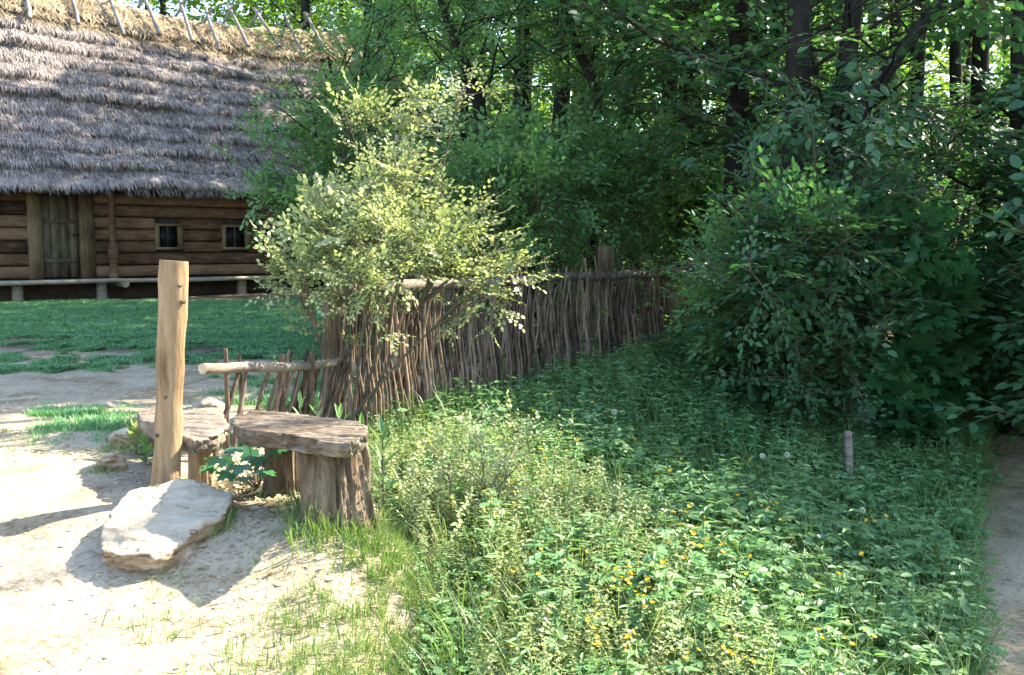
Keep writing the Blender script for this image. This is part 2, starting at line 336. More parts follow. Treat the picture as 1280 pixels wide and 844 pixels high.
def twig_tmpl(seed, L=0.4, n=12, ls=0.06, kind='ovate', side=2, droop=0.25, flat=0.35, wmat=1):
    g = np.random.default_rng(seed); s = Soup()
    def axis_pts(p0, d, l, k=4):
        d = d / np.linalg.norm(d); P = [p0]
        for q in range(k): d = d + np.array([0, 0, -droop / k]) + g.normal(0, 0.06, 3); d /= np.linalg.norm(d); P.append(P[-1] + d * l / k)
        return np.array(P)
    axes = [axis_pts(np.zeros(3), np.array([0, 1, .15]), L)]
    for q in range(side):
        t = 0.25 + 0.5 * q / max(1, side); p = axes[0][int(t * 4)]
        sg = 1 if q % 2 else -1
        axes.append(axis_pts(p, np.array([sg * .85, .6, .1 + g.normal(0, .15)]), L * (0.55 - 0.1 * q)))
    for a in axes:
        tube(s, a, np.linspace(0.0035, 0.0012, len(a)) * (L / 0.4), 3, wmat, 0.4, cap=False)
        l = np.linalg.norm(a[-1] - a[0]); m_ = max(3, int(n * l / L * 0.75)); T = np.gradient(a, axis=0)
        pos = []; dr = []; nm = []; sz = []
        for q in range(m_):
            t = 0.12 + 0.88 * q / (m_ - 1); f = t * (len(a) - 1); i = min(int(f), len(a) - 2)
            p = a[i] * (1 - f + i) + a[i + 1] * (f - i); tt = T[i] / np.linalg.norm(T[i])
            sd_ = np.cross(tt, [0, 0, 1.0]); sd_ /= np.linalg.norm(sd_) + 1e-9
            an = (1 if q % 2 else -1) * (0.9 + g.normal(0, .2)) if q < m_ - 1 else g.normal(0, .2)
            d = tt * math.cos(an) + sd_ * math.sin(an) + np.array([0, 0, g.normal(-.08, .18)])
            pos.append(p); dr.append(d); nm.append(np.array([0, 0, 1.0]) + g.normal(0, flat, 3)); sz.append(ls * (0.75 + 0.5 * g.random()))
        Mx = frames(np.array(dr), np.array(nm)) * np.array(sz)[:, None, None]
        T0 = LT[kind]; nv = len(T0['V']); rr = g.random(m_)
        Vv = np.einsum('nij,vj->nvi', Mx, T0['V']) + np.array(pos)[:, None, :]
        for F_, mm in T0['F']: s.f.append(((F_[None] + (np.arange(m_) * nv)[:, None, None] + s.n).reshape(-1, F_.shape[1]), 0))
        s.v.append(Vv.reshape(-1, 3)); s.r.append(np.repeat(rr, nv)); s.n += m_ * nv
    return s.template()
TW = {
    'plum': [twig_tmpl(10 + k, 0.36, 13, 0.060, 'ovate', 2, 0.2) for k in range(4)],
    'beech': [twig_tmpl(20 + k, 0.50, 12, 0.085, 'ovate', 3, 0.35, 0.25) for k in range(4)],
    'bush': [twig_tmpl(30 + k, 0.27, 16, 0.038, 'ovate' if k % 2 else 'round', 3, 0.1, 0.4) for k in range(5)],
    'far': [twig_tmpl(40 + k, 0.75, 9, 0.16, 'simple', 2, 0.3, 0.4) for k in range(3)],
    'maple': [twig_tmpl(50 + k, 0.42, 6, 0.15, 'maple', 1, 0.3, 0.25) for k in range(3)],
    'canopy': [twig_tmpl(60 + k, 0.60, 10, 0.13, 'simple', 3, 0.3, 0.4) for k in range(3)],
}

# ------------------------------------------------------------------ where the sun comes through the canopy
LIT = [  # (x, y, z, radius): sunlit places in the photograph
    (-3.2, 3.4, 0.2, 1.0), (-2.2, 4.3, 0.3, 0.85), (-2.9, 5.2, 0.4, 0.75), (-1.3, 4.0, 0.3, 0.75), (-0.6, 4.3, 0.5, 0.7),
    (-1.0, 3.4, 0.2, 0.7), (-0.2, 3.6, 0.2, 0.7), (0.5, 3.4, 0.2, 0.75), (0.0, 4.5, 0.2, 0.6), (-0.5, 5.2, 0.4, 0.65), (1.1, 3.3, .2, .75), (-0.1, 5.4, .4, .5), (0.5, 4.9, .2, .28), (1.9, 3.9, .2, .3), (1.2, 4.5, .2, .25), (.6,5.8,.2,.3), (.3, 6.2, .3, .35), (1.3, 5.0, .2, .25), (.2, 6.9, .3, .28), (1.6, 4.0, .2, .4), (1.7, 3.3, .1, .35), (1.9, 5.6, .1, .2),
    (-1.7, 4.8, 1.2, 0.6), (-0.9, 6.2, 0.7, 0.6), (-0.4, 5.9, 0.5, 0.5), (0.55, 4.3, 0.2, 0.4), (-0.9, 7.6, .9, .45), (-.65, 8.0, .9, .4),
    (-1.0, 7.0, 1.3, 1.1), (-0.9, 7.0, 2.1, 1.1), (-1.5, 7.0, 1.5, 1.15), (-0.3, 7.2, 1.5, 1.0), (-0.7, 7.6, 2.7, 0.75),
    (-12.0, 25.5, 7.4, 1.7), (-13.0, 24, 6.0, 1.9), (-14.0, 22.5, 5.0, 2.0), (-10.4, 26.8, 7.8, 1.2), (-8.7, 28.4, 8.0, 0.8), (-7.0, 30.0, 7.9, .6), (-15, 24, 7, 2.5),
]
LITP = np.array([l[:3] for l in LIT]); LITR = np.array([l[3] for l in LIT])
def sunkeep(P, g):  # cuts away twigs that would shade the LIT places
    P = np.asarray(P); keep = np.ones(len(P), bool)
    for k in range(len(LITP)):
        rel = P - LITP[k]; al = rel @ S; pp = np.linalg.norm(rel - al[:, None] * S, axis=1)
        rr = LITR[k] * (0.8 + 0.5 * vn(P[:, 0] * 1.3 + k, P[:, 2] * 1.3 + P[:, 1], 77))
        keep &= ~((al > 0.9) & (pp < rr))
    return keep | (g.random(len(P)) < 0.012)
def viewkeep(P, g):                                     # clearings the trees leave: towards the cottage, the sky gap
    px, py, w = proj(P); k = np.ones(len(P), bool)
    lim = 70 * (vn(py / 22.0, P[:, 1] * 2, 5) - .5) + np.interp(py, [0, 60, 100, 150, 200, 265, 300], [440, 430, 385, 325, 300, 315, 370])
    k &= ~((w > 0) & (w < 24) & (px < lim) & (py > -40))
    for cx, cy_, rx, ry in ((1205, 65, 52, 42), (1165, 95, 22, 30), (690, 130, 22, 22), (840, 110, 14, 30), (1080, 30, 16, 18)):
        d = ((px - cx) / rx) ** 2 + ((py - cy_) / ry) ** 2
        k &= ~((w > 0) & (d < 0.6 + 0.7 * vn(px / 14.0, py / 14.0, 8)) & (g.random(len(P)) < (0.93 if cx > 1100 else 0.8)))
    return k

def put_twigs(s, kind, P, D, g, sc=1.0, up=0.6, keep=None):
    P = np.asarray(P); D = np.asarray(D)
    k = np.ones(len(P), bool)
    for f in (keep or []): k &= f(P, g)
    P, D = P[k], D[k]; T = TW[kind]; which = g.integers(0, len(T), len(P))
    Zv = np.array([0, 0, 1.0]) + g.normal(0, 1 - up, (len(P), 3)) * 0.8
    Mx = frames(D, Zv) * (sc * (0.7 + 0.6 * g.random(len(P))))[:, None, None]; rr = g.random(len(P))
    for q in range(len(T)):
        w = which == q; s.inst(T[q], Mx[w], P[w], rr[w])
def limb_path(p0, d, L, g, n=7, rise=0.1, wig=0.12):
    P = [np.array(p0, float)]; d = np.array(d, float); d /= np.linalg.norm(d)
    for q in range(n): d = d + g.normal(0, wig, 3) + np.array([0, 0, rise / n]); d /= np.linalg.norm(d); P.append(P[-1] + d * L / n)
    return np.array(P)
KE = [sunkeep, viewkeep]
def tree(name, label, cat, base, height, r0, kind, leafm, seed, crown_lo=0.25, spread=3.0, nl=26, top=None, keep=KE,
         group=None, sc=1.0, step=0.22, trunk=None, barkm='bark', up=0.6, azim=None, sub=1.0, limbs=None, elev=(0.3, 1.05)):
    g = np.random.default_rng(seed); base = np.array(base, float)
    root = thing(name, label, cat, base, group)
    st = Soup(); sc_ = Soup(); tp = np.array(top if top is not None else base + [0, 0, height], float)
    TP = np.array(trunk, float) if trunk is not None else wob(base, tp, 11, 0.07 * height / 10, g)
    if trunk is not None:
        f = np.linspace(0, len(TP) - 1, 14); TP = np.stack([np.interp(f, range(len(TP)), TP[:, c]) for c in range(3)], -1)
    TP = np.concatenate([[TP[0] - [0, 0, .25]], TP]); n = len(TP)
    rad = r0 * (1 - 0.8 * np.linspace(0, 1, n)); rad[0] *= 1.5; rad[1] *= 1.3
    tube(st, TP, rad, 12, 0, 0.5, rough=0.14, rg=g)
    pos, dr = [], []
    for q in range(nl):
        f = crown_lo + (0.98 - crown_lo) * (q + 0.5 * g.random()) / nl
        fi = f * (n - 1); i = min(int(fi), n - 2); p = TP[i] * (1 - fi + i) + TP[i + 1] * (fi - i)
        a = q * 2.4 + g.normal(0, .4) if azim is None else g.uniform(*azim)
        prof = math.sin(math.pi * min(1, 0.18 + 0.80 * (f - crown_lo) / (1 - crown_lo))) ** 0.6
        L = spread * prof * g.uniform(0.7, 1.15); el = np.interp(f, [crown_lo, 1], elev) + g.normal(0, .12)
        d = np.array([math.cos(a) * math.cos(el), math.sin(a) * math.cos(el), math.sin(el)])
        LP = limb_path(p, d, L, g, 7, 0.15 - 0.35 * (1 - f))
        ok = np.ones(len(LP), bool)
        for f_ in keep: ok &= f_(LP, g)
        cut = len(LP) if ok.all() else max(1, int(np.argmin(ok)))
        if cut >= 2: tube(st, LP[:cut], np.linspace(max(.17 * rad[i], .009), 0.004, len(LP))[:cut], 5, 0, 0.5, cap=False)
        for k in range(int(7 * sub)):
            t = 0.2 + 0.8 * k / 6.5 / sub; fi = t * 7; i = min(int(fi), 6); p = LP[i] * (1 - fi + i) + LP[i + 1] * (fi - i)
            dd = LP[i + 1] - LP[i]; dd /= np.linalg.norm(dd); sdv = np.cross(dd, [0, 0, 1.0]); sdv /= np.linalg.norm(sdv) + 1e-9
            an = (1 if k % 2 else -1) * g.uniform(.5, 1.1); d2 = dd * math.cos(an) + sdv * math.sin(an) + [0, 0, g.normal(0.0, .22)]
            l2 = L * g.uniform(.22, .42) * (1.15 - t * 0.5); BP = limb_path(p, d2, l2, g, 4, -0.1)
            if fi > cut - 1: continue
            ok = np.ones(2, bool)
            for f_ in keep: ok &= f_(BP[[2, 4]], g)
            if not ok.all(): continue
            tube(st, BP, np.linspace(.007, 0.003, len(BP)), 4, 0, 0.5, cap=False)
            m_ = max(2, int(l2 / step)); tt = np.linspace(0.15, 1, m_) * 4
            for x in tt:
                i = min(int(x), 3); pos.append(BP[i] * (1 - x + i) + BP[i + 1] * (x - i)); b2 = BP[i + 1] - BP[i]
                b2 = b2 / np.linalg.norm(b2); dr.append(b2 + g.normal(0, .45, 3) * [1, 1, .6])
        for x in ((6.5, 7.0) if cut == len(LP) else ()): pos.append(LP[-1]); dr.append(LP[-1] - LP[-2] + g.normal(0, .1, 3))
    put_twigs(sc_, kind, np.array(pos), np.array(dr), g, sc, up, keep)
    st.build('trunk', M[barkm], root); sc_.build('crown', [M[leafm], M['twig']], root)
    return root
def copy_tree(o, loc, rz, scale, label=None):
    r = o.copy(); col.objects.link(r); r.location = loc; r.rotation_euler = (0, 0, rz); r.scale = (scale,) * 3
    if label: r['label'] = label
    for ch in o.children:
        c = ch.copy(); col.objects.link(c); c.parent = r
    return r
def gp(px, d, dz=0.0):                                   # ground point under a pixel column at distance d
    x = (px - 640) / FPX * d; return np.array([x, d, float(gz(x, d)) + dz])

def onz(px, py, z):
    r = ray(px, py); return np.array([0, 0, EYE]) + r * ((z - EYE) / r[2])
def solid(name, V, F, voxel, disp, material, parent=None, seed=0, rnd=0.5, smooth=True):
    """closed block -> voxel remesh -> noise relief; disp(co) returns displacement along the normal"""
    me = bpy.data.meshes.new(name); me.from_pydata([tuple(map(float, v)) for v in V], [], F); me.update()
    bm = bmesh.new(); bm.from_mesh(me); bmesh.ops.recalc_face_normals(bm, faces=bm.faces); bm.to_mesh(me); bm.free()
    tmp = bpy.data.objects.new('tmp', me); col.objects.link(tmp)
    md = tmp.modifiers.new('r', 'REMESH'); md.mode = 'VOXEL'; md.voxel_size = voxel
    m2 = tmp.modifiers.new('s', 'SMOOTH'); m2.iterations = 3; m2.factor = 0.5
    dg = bpy.context.evaluated_depsgraph_get(); ev = bpy.data.meshes.new_from_object(tmp.evaluated_get(dg), depsgraph=dg)
    bpy.data.objects.remove(tmp); bpy.data.meshes.remove(me)
    ev.name = name; n = len(ev.vertices); co = np.empty(n * 3); ev.vertices.foreach_get('co', co); co = co.reshape(-1, 3)
    no = np.empty(n * 3); ev.vertex_normals.foreach_get('vector', no); no = no.reshape(-1, 3)
    d = np.array([disp(c) for c in co]); co = co + no * d[:, None]
    if parent is not None: co = co - np.array(world_loc(parent))
    ev.vertices.foreach_set('co', co.ravel()); ev.polygons.foreach_set('use_smooth', np.full(len(ev.polygons), smooth)); ev.update()
    a = ev.attributes.new('rnd', 'FLOAT', 'POINT'); a.data.foreach_set('value', np.full(n, rnd))
    ev.materials.clear(); ev.materials.append(material)
    o = bpy.data.objects.new(name, ev); col.objects.link(o); o.parent = parent
    return o
def prism(top, bot):
    n = len(top); V = list(top) + list(bot)
    F = [list(range(n)), list(range(2 * n - 1, n - 1, -1))] + [[i, (i + 1) % n, n + (i + 1) % n, n + i] for i in range(n)]
    return V, F
def nz(c, sc, off=0.0): return mnoise.fractal(Vector((c[0] * sc[0] + off, c[1] * sc[1], c[2] * sc[2])), 0.9, 2.1, 5)
def boxv(s, o, ax, ay, az, mat=0, rnd=0.5):              # box from corner o and three edge vectors
    o, ax, ay, az = map(np.array, (o, ax, ay, az))
    V = [o, o + ax, o + ax + ay, o + ay, o + az, o + ax + az, o + ax + ay + az, o + ay + az]
    s.add(V, [[0, 3, 2, 1], [4, 5, 6, 7], [0, 1, 5, 4], [1, 2, 6, 5], [2, 3, 7, 6], [3, 0, 4, 7]], mat, rnd)

# ================================================================== LOG COTTAGE
HD = np.array([.73, .683, 0]); HD /= np.linalg.norm(HD); HN = np.array([-HD[1], HD[0], 0]); H0 = np.array([-10.85, 21.0, 0])
UP = np.array([0, 0, 1.0])
def hp(s_, n_, z): return H0 + np.asarray(s_)[..., None] * HD + np.asarray(n_)[..., None] * HN + np.asarray(z)[..., None] * UP
def s_px(px, n_, py=300):                               # position along the front for a pixel column
    r = ray(px, py); u = r[0] / r[1]; q = H0 + n_ * HN; return (u * q[1] - q[0]) / (HD[0] - u * HD[1])
ZE = float(at(0, 236, 21.0)[2]); ZR = 8.05; ND = 4.2; WN = 0.85
zw = lambda px, py, n_=WN: float(at(px, py, (H0 + s_px(px, n_, py) * HD + n_ * HN)[1])[2])
house = thing('log_cottage', 'long old log cottage with steep grey thatched roof and crossed ridge poles', 'cottage', hp(0, WN, 0.42))
g = np.random.default_rng(5)
s_d0, s_d1 = s_px(51, WN), s_px(98, WN); s_j0, s_j1 = s_px(33, WN), s_px(116, WN)
wins = [(s_px(197, WN), s_px(221, WN)), (s_px(280, WN), s_px(305, WN)), (s_px(362, WN), s_px(384, WN))]
z_pl = zw(60, 349, 0.45); z_w0, z_w1 = zw(210, 309), zw(210, 283); z_top = ZE + 0.35
S0, S1 = -7.5, 14.2
s = Soup(); rows = 8; hh = (z_top - z_pl) / rows
def logseg(a, b_, z, h):
    if b_ - a < 0.15: return
    n_ = max(3, int((b_ - a) / 0.6)); ss = np.linspace(a, b_, n_); off = 0.012 * (vn(ss * 1.1, ss * 0 + z * 7, 3) - .5)
    prof = [(-.075, -.46), (-.115, -.30), (-.125, 0), (-.115, .30), (-.075, .46), (.05, .46), (.05, -.46)]
    V = [hp(q, WN + p[0] + o_, z + h / 2 + p[1] * h + o_) for q, o_ in zip(ss, off) for p in prof]; k = len(prof)
    F = [[i * k + j, (i + 1) * k + j, (i + 1) * k + (j + 1) % k, i * k + (j + 1) % k] for i in range(n_ - 1) for j in range(k)]
    F2 = [list(range(k))[::-1], [(n_ - 1) * k + j for j in range(k)]]
    rv = g.random(); s.add(V, F, 0, rv); s.add(V[:k], [list(range(k))], 0, rv); s.add(V[-k:], [list(range(k))[::-1]], 0, rv)
for r_ in range(rows):
    z = z_pl + r_ * hh; cuts = [(s_j0, s_j1)] if z < z_top - hh * 1.4 else []
    for (a, b_) in wins:
        if z + hh > z_w0 + .02 and z < z_w1 - .02: cuts.append((a - .11, b_ + .11))
    x = S0
    for a, b_ in sorted(cuts): logseg(x, a, z, hh); x = b_
    logseg(x, S1, z, hh)
for r_ in range(rows):                                  # end wall logs
    z = z_pl + r_ * hh; a = hp(S1 - .02, WN - .3, z + hh / 2); b_ = hp(S1 - .02, 7.6, z + hh / 2); tube(s, np.linspace(a, b_, 4), hh * .52, 8, 0, g.random())
boxv(s, hp(S0, WN + .052, z_pl), HD * (S1 - S0), HN * .1, UP * (z_top - z_pl - .01), 1)     # clay behind the logs
boxv(s, hp(S0, 7.5, .3), HD * (S1 - S0), HN * .2, UP * (z_top - .4), 1)
s.build('wall', [M['log'], M['gap']], house, smooth=False)
s = Soup(); boxv(s, hp(S0, WN + .12, 0.1), HD * (S1 - S0 - .1), HN * 6.4, UP * (z_pl - .12), 0); s.build('plinth', M['gap'], house, False)
# door, frame
s = Soup(); nb = 4; bw = (s_d1 - s_d0) / nb
for k in range(nb): boxv(s, hp(s_d0 + k * bw + .006, WN - .03 + .006 * (k % 2), z_pl + .03), HD * (bw - .012), HN * .05, UP * (z_top - hh * 1.35 - z_pl - .05), 0, g.random())
for zz in (.35, 1.25): boxv(s, hp(s_d0 + .05, WN - .055, z_pl + zz), HD * (s_d1 - s_d0 - .1), HN * .024, UP * .1, 0, .2)
door = s.build('door', M['door'], house, False)
s = Soup(); tube(s, [hp(s_d1 - .15, WN - .075, z_pl + .98), hp(s_d1 - .02, WN - .085, z_pl + .98), hp(s_d1 + .1, WN - .075, z_pl + 1.0)], .022, 6); s.build('handle', M['iron'], door)
s = Soup()
for a, b_ in ((s_j0, s_d0 - .004), (s_d1 + .004, s_j1)): boxv(s, hp(a, WN - .15, z_pl + .004), HD * (b_ - a), HN * .2, UP * (z_top - hh * 1.3 - z_pl), 0, g.random())
boxv(s, hp(s_j0 - .1, WN - .17, z_top - hh * 1.29), HD * (s_j1 - s_j0 + .2), HN * .2, UP * .2, 0, .6)
s.build('door_frame', M['jamb'], house, False)
for (a, b_) in wins:
    s = Soup(); t_ = .06
    boxv(s, hp(a - .10, WN - .14, z_w0 - t_), HD * (b_ - a + .2), HN * .16, UP * t_, 0, .7); boxv(s, hp(a - .10, WN - .14, z_w1), HD * (b_ - a + .2), HN * .16, UP * t_, 0, .6)
    boxv(s, hp(a - .10, WN - .135, z_w0), HD * .10, HN * .15, UP * (z_w1 - z_w0), 0, .8); boxv(s, hp(b_, WN - .135, z_w0), HD * .10, HN * .15, UP * (z_w1 - z_w0), 0, .5)
    wf = s.build('window', M['jamb'], house, False)
    s = Soup(); boxv(s, hp((a + b_) / 2 - .015, WN - .05, z_w0), HD * .03, HN * .03, UP * (z_w1 - z_w0), 0, .3)
    s.build('frame', M['jamb'], wf, False)
    s = Soup(); boxv(s, hp(a, WN - .02, z_w0), HD * (b_ - a), HN * .01, UP * (z_w1 - z_w0)); s.build('pane', M['glass'], wf, False)
# carved column standing on the plank
s = Soup(); sc0 = s_px(141, .55); zt = z_top - .1
zz = np.array([z_pl, z_pl + .18, z_pl + .2, z_pl + .42, z_pl + .48, z_pl + .72, z_pl + .76, z_pl + .82, zt]); rr_ = [.11, .11, .085, .095, .12, .12, .085, .075, .08]
tube(s, np.array([hp(sc0, .55, z) for z in zz]), np.array(rr_), 10); s.build('column', M['log'], house)
# plank bench along the front
sj = s_px(149, .3)
for a, b_, dz in ((S0, sj, 0.0), (sj + .01, 11.5, -.012)):
    s = Soup(); ss = np.linspace(a, b_, 20); V = []
    for q in ss:
        o_ = .02 * (vn(q * .7, 3.0, 4) - .5)
        V += [hp(q, .06 + o_ * 2, z_pl - .10 + dz + o_), hp(q, WN - .02, z_pl - .10 + dz), hp(q, WN - .02, z_pl - .015 + dz), hp(q, .06 + o_ * 2, z_pl - .015 + dz + o_)]
    F = [[i * 4 + j, i * 4 + (j + 1) % 4, (i + 1) * 4 + (j + 1) % 4, (i + 1) * 4 + j] for i in range(19) for j in range(4)]
    s.add(V, F, 0, .7); s.add(V[:4], [[3, 2, 1, 0]], 0, .7); s.add(V[-4:], [[0, 1, 2, 3]], 0, .7); s.build('porch_plank', M['plank'], house, False)
for px in (20, 126, 302, 420):
    q = s_px(px, .3); s = Soup(); p = hp(q, .35, 0); zg = float(gz(p[0], p[1]))
    tube(s, [hp(q, .35, zg - .2), hp(q, .35, z_pl - .08)], [.13, .11], 9); s.build('porch_leg', M['plank'], house)
s = Soup(); tube(s, [hp(sj - .02, -.05, z_pl - .13), hp(sj - .02, WN, z_pl - .12)], .085, 9); s.build('beam', M['plank'], house)
# thatched roof
ROWS = 12; s_e1, s_r1 = 15.2, 12.3; sl = np.array([0, ND, ZR - ZE]); sl_len = np.linalg.norm(sl[1:]); nrm = (-(ZR - ZE) * HN + ND * UP) / sl_len
nrm = np.array(nrm); nrm /= np.linalg.norm(nrm)
def roof_pt(q, t, side=1):
    q = np.asarray(q, float); t = np.asarray(t, float)
    lift = .04 + vn(q * .5, t * 3.0, 12) * .10 + .06 * vn(q * 5, t * 14, 14)
    tt = t * ROWS + .16 * (vn(q * .45, t * 0, 31) - .5) + .22 * (vn(q * 2.7, t * 4, 37) - .5); st_ = (1 - (tt % 1.0)) ** .6 * .19 * (0.30 + 1.15 * vn(q * 1.3, np.floor(tt) * 3.7, 33)); st_ = np.where(t > .86, .16 + .08 * vn(q * 2, t * 6, 50), st_)
    n_ = ND * t if side > 0 else 2 * ND - ND * t
    z = ZE + (ZR - ZE) * t - .34 * np.exp(-((q - 6.3) / 3.2) ** 2) * t ** 2 - .10 * np.sin(math.pi * t) * .6 + .10 * (vn(q * .6, 0 * q, 9) - .5)
    P = hp(q, n_, z); nn = nrm if side > 0 else nrm * [1, 1, 1] - 2 * np.dot(nrm, HN) * HN
    return P + (lift + st_)[..., None] * nn
s = Soup(); NT = ROWS * 8 + 1; NQ = 260; t = np.linspace(0, 1, NT)
for side in (1, -1):
    Qf = np.linspace(0, 1, NQ)[None]; smax = (s_e1 + (s_r1 - s_e1) * t)[:, None]; Q = -9 + Qf * (smax + 9); TT = t[:, None] + 0 * Q
    P = roof_pt(Q, TT, side).reshape(-1, 3); i, j = np.meshgrid(np.arange(NT - 1), np.arange(NQ - 1), indexing='ij')
    F = np.stack([i * NQ + j, i * NQ + j + 1, (i + 1) * NQ + j + 1, (i + 1) * NQ + j], -1).reshape(-1, 4); F = F if side > 0 else F[:, ::-1]
    top_ = (F[:, 0] // NQ) > .86 * NT; s.add(P, F[~top_], 0, .5)
    s.f.append((F[top_] + s.n - len(P), 1))
    if side == 1:                                        # eave underside
        e0 = roof_pt(Q[0], TT[0], 1); V = np.concatenate([e0, e0 + HN * .22 - UP * .12, hp(Q[0], WN + .1, ZE + .55)])
        F = [[k, k + NQ, k + NQ + 1, k + 1] for k in range(NQ - 1)] + [[k + NQ, k + 2 * NQ, k + 2 * NQ + 1, k + NQ + 1] for k in range(NQ - 1)]; s.add(V, F, 0, .1)
# hip end
nh = 40; th = np.linspace(0, 1, nh); V = []
for a in th:
    for b_ in np.linspace(0, 1, nh):
        q = s_e1 + (s_r1 - s_e1) * a; n0, n1 = ND * a, 2 * ND - ND * a
        V.append(hp(q + .12 * vn(b_ * 6, a * 9, 4) + .1, n0 + (n1 - n0) * b_, ZE + (ZR - ZE) * a + .1 + .06 * ((a * ROWS) % 1)))
F = [[i * nh + j, i * nh + j + 1, (i + 1) * nh + j + 1, (i + 1) * nh + j] for i in range(nh - 1) for j in range(nh - 1)]; s.add(V, F, 0, .5)
# loose straw: hangs down over each course, the eave and the ridge
def straws(q, t, L, jit, lift, matk):
    n_ = len(q); P = roof_pt(q, t); dn = np.array(-(sl[1] * HN + sl[2] * UP)); dn /= np.linalg.norm(dn)
    d = dn + g.normal(0, jit, (n_, 1)) * HD + (g.random((n_, 1)) * lift) * nrm
    Mx = frames(d, nrm + g.normal(0, .3, (n_, 3))) * np.stack([0.012 + .010 * g.random(n_), L, np.ones(n_)], -1)[:, None, :]
    T_ = dict(V=np.array([(-.5, 0, 0), (.5, 0, 0), (.4, .6, .0), (-.4, .6, 0), (0.1, 1, -.03), (-.1, 1, -.03)]), F=[(np.array([[0, 1, 2, 3]]), matk), (np.array([[3, 2, 4, 5]]), matk)], R=np.full(6, .5))
    s.inst(T_, Mx, P + .02 * nrm, g.random(n_))
n_ = 42000; tt = g.random(n_) * .88; row = np.floor(tt * ROWS); tt = (row + g.random(n_) ** 1.2) / ROWS; straws(g.uniform(-1, 15, n_) - tt * 2.4, tt, g.uniform(.10, .24, n_), .24, .12, 2)
n_ = 5000; straws(g.uniform(-2, 15, n_), g.uniform(0, .03, n_), g.uniform(.12, .30, n_), .22, .1, 2)
n_ = 9000; straws(g.uniform(-2, 12.2, n_), g.uniform(.80, 1.0, n_), g.uniform(.2, .5, n_), .8, .5, 3)
roof = s.build('roof', [M['thatch'], M['ridge_straw'], M['straw'], M['ridge_straw']], house)
def roof_hit(px, py):                                    # point of the front slope behind a pixel
    r = ray(px, py); o_ = H0 + ZE * UP; o = np.array([0, 0, EYE]); return o + r * (np.dot(o_ - o, nrm) / np.dot(r, nrm)) + nrm * .40
for (x0, y0, x1, y1) in ((27, -8, 32, 38), (78, -14, 92, 44), (127, 0, 149, 58), (167, -3, 193, 57), (217, 13, 234, 65), (248, 17, 268, 76), (277, 20, 303, 70), (311, 26, 342, 70), (347, 28, 372, 80), (373, 27, 398, 76), (402, 35, 424, 78), (436, 50, 453, 77)):
    a = roof_hit(x1, y1); b_ = roof_hit(x0, y0); b_ = a + (b_ - a) * min(1.0, 1.55 / np.linalg.norm(b_ - a)); s = Soup()
    b_ = b_ + nrm * .0 + UP * .06
    P = wob(a, b_, 6, .012, g); P = np.concatenate([[a + (a - b_) * .02], P]); tube(s, P, np.linspace(.055, .042, len(P)), 7, rough=.1, rg=g)
    c0 = b_ + (a - b_) * .12; c1 = c0 + HN * 1.0 - UP * 1.05 + HD * -.25; c2 = c0 - (HN * .12 - UP * .16) + HD * .1
    s.build('ridge_pole', M['ridge_pole'], roof)
    s = Soup(); tube(s, wob(c1, c2, 5, .01, g), .04, 7); s.build('ridge_pole', M['ridge_pole'], roof)

# ================================================================== POST, ROCKS, BENCHES
g = np.random.default_rng(8)
b0 = at(203, 603, 4.72); b0[2] = float(gz(b0[0], b0[1])) - .15; bt = at(217.5, 326, 4.72)
root = thing('wooden_post', 'tall peeled round wooden post standing upright behind the big flat rock', 'post', (b0[0], b0[1], b0[2] + .15))
s = Soup(); P = wob(b0, bt, 16, .0022, g); kn = .064 + .004 * np.sin(np.linspace(0, 9, 16)) + g.normal(0, .0022, 16)
tube(s, P, kn, 28, rough=.03, rg=g, capmat=1)
s.build('shaft', [M['post'], M['cut']], root)
for (px, py) in ((213, 372), (208, 424), (228, 377), (224, 357), (207, 497), (196, 545)):
    p = at(px, py, 4.665); s = Soup(); tube(s, [p + [0, .02, 0], p + [0, -.001, .001], p + [0, -.009, .002]], [.013, .009, .003], 8); s.build('knot', M['stumpwood'], root)

rk = [(200, 600, 4.52), (225, 598, 4.55), (262, 603, 4.55), (290, 613, 4.50), (284, 640, 4.28), (258, 655, 4.20), (232, 673, 4.06), (216, 690, 3.99), (195, 701, 3.94), (165, 697, 3.96), (140, 694, 3.97), (122, 686, 4.00), (126, 664, 4.11), (138, 640, 4.24), (160, 617, 4.40), (180, 606, 4.48)]
top = [at(*p) for p in rk]; cen = np.mean(top, 0)
bot = [np.array([cen[0] + (p[0] - cen[0]) * .86, cen[1] + .05 + (p[1] - cen[1]) * .80, (p[2] - (.15 if p[1] < 4.2 else .30))]) for p in top]
V, F = prism(top, bot)
def rdisp(c):
    k = nz(c, (5, 5, 26), 3); lay = abs(((c[2] * 24 + nz(c, (3, 3, 3)) * 1.2) % 1.0) - .5)
    sidef = 1.0 if c[2] < .2 + .27 * (c[1] - 3.3) else .25
    return .016 * k * (0.5 + sidef) + .012 * lay * sidef + .003 * nz(c, (40, 40, 40)) - .012 * max(0, 1 - abs(nz(c, (2.2, 5, 1), 9)) * 14)
o = solid('flat_rock', V, F, .009, rdisp, M['rock']); tag(o, 'big pale flat sandstone boulder lying at the foot of the tall post', 'rock')
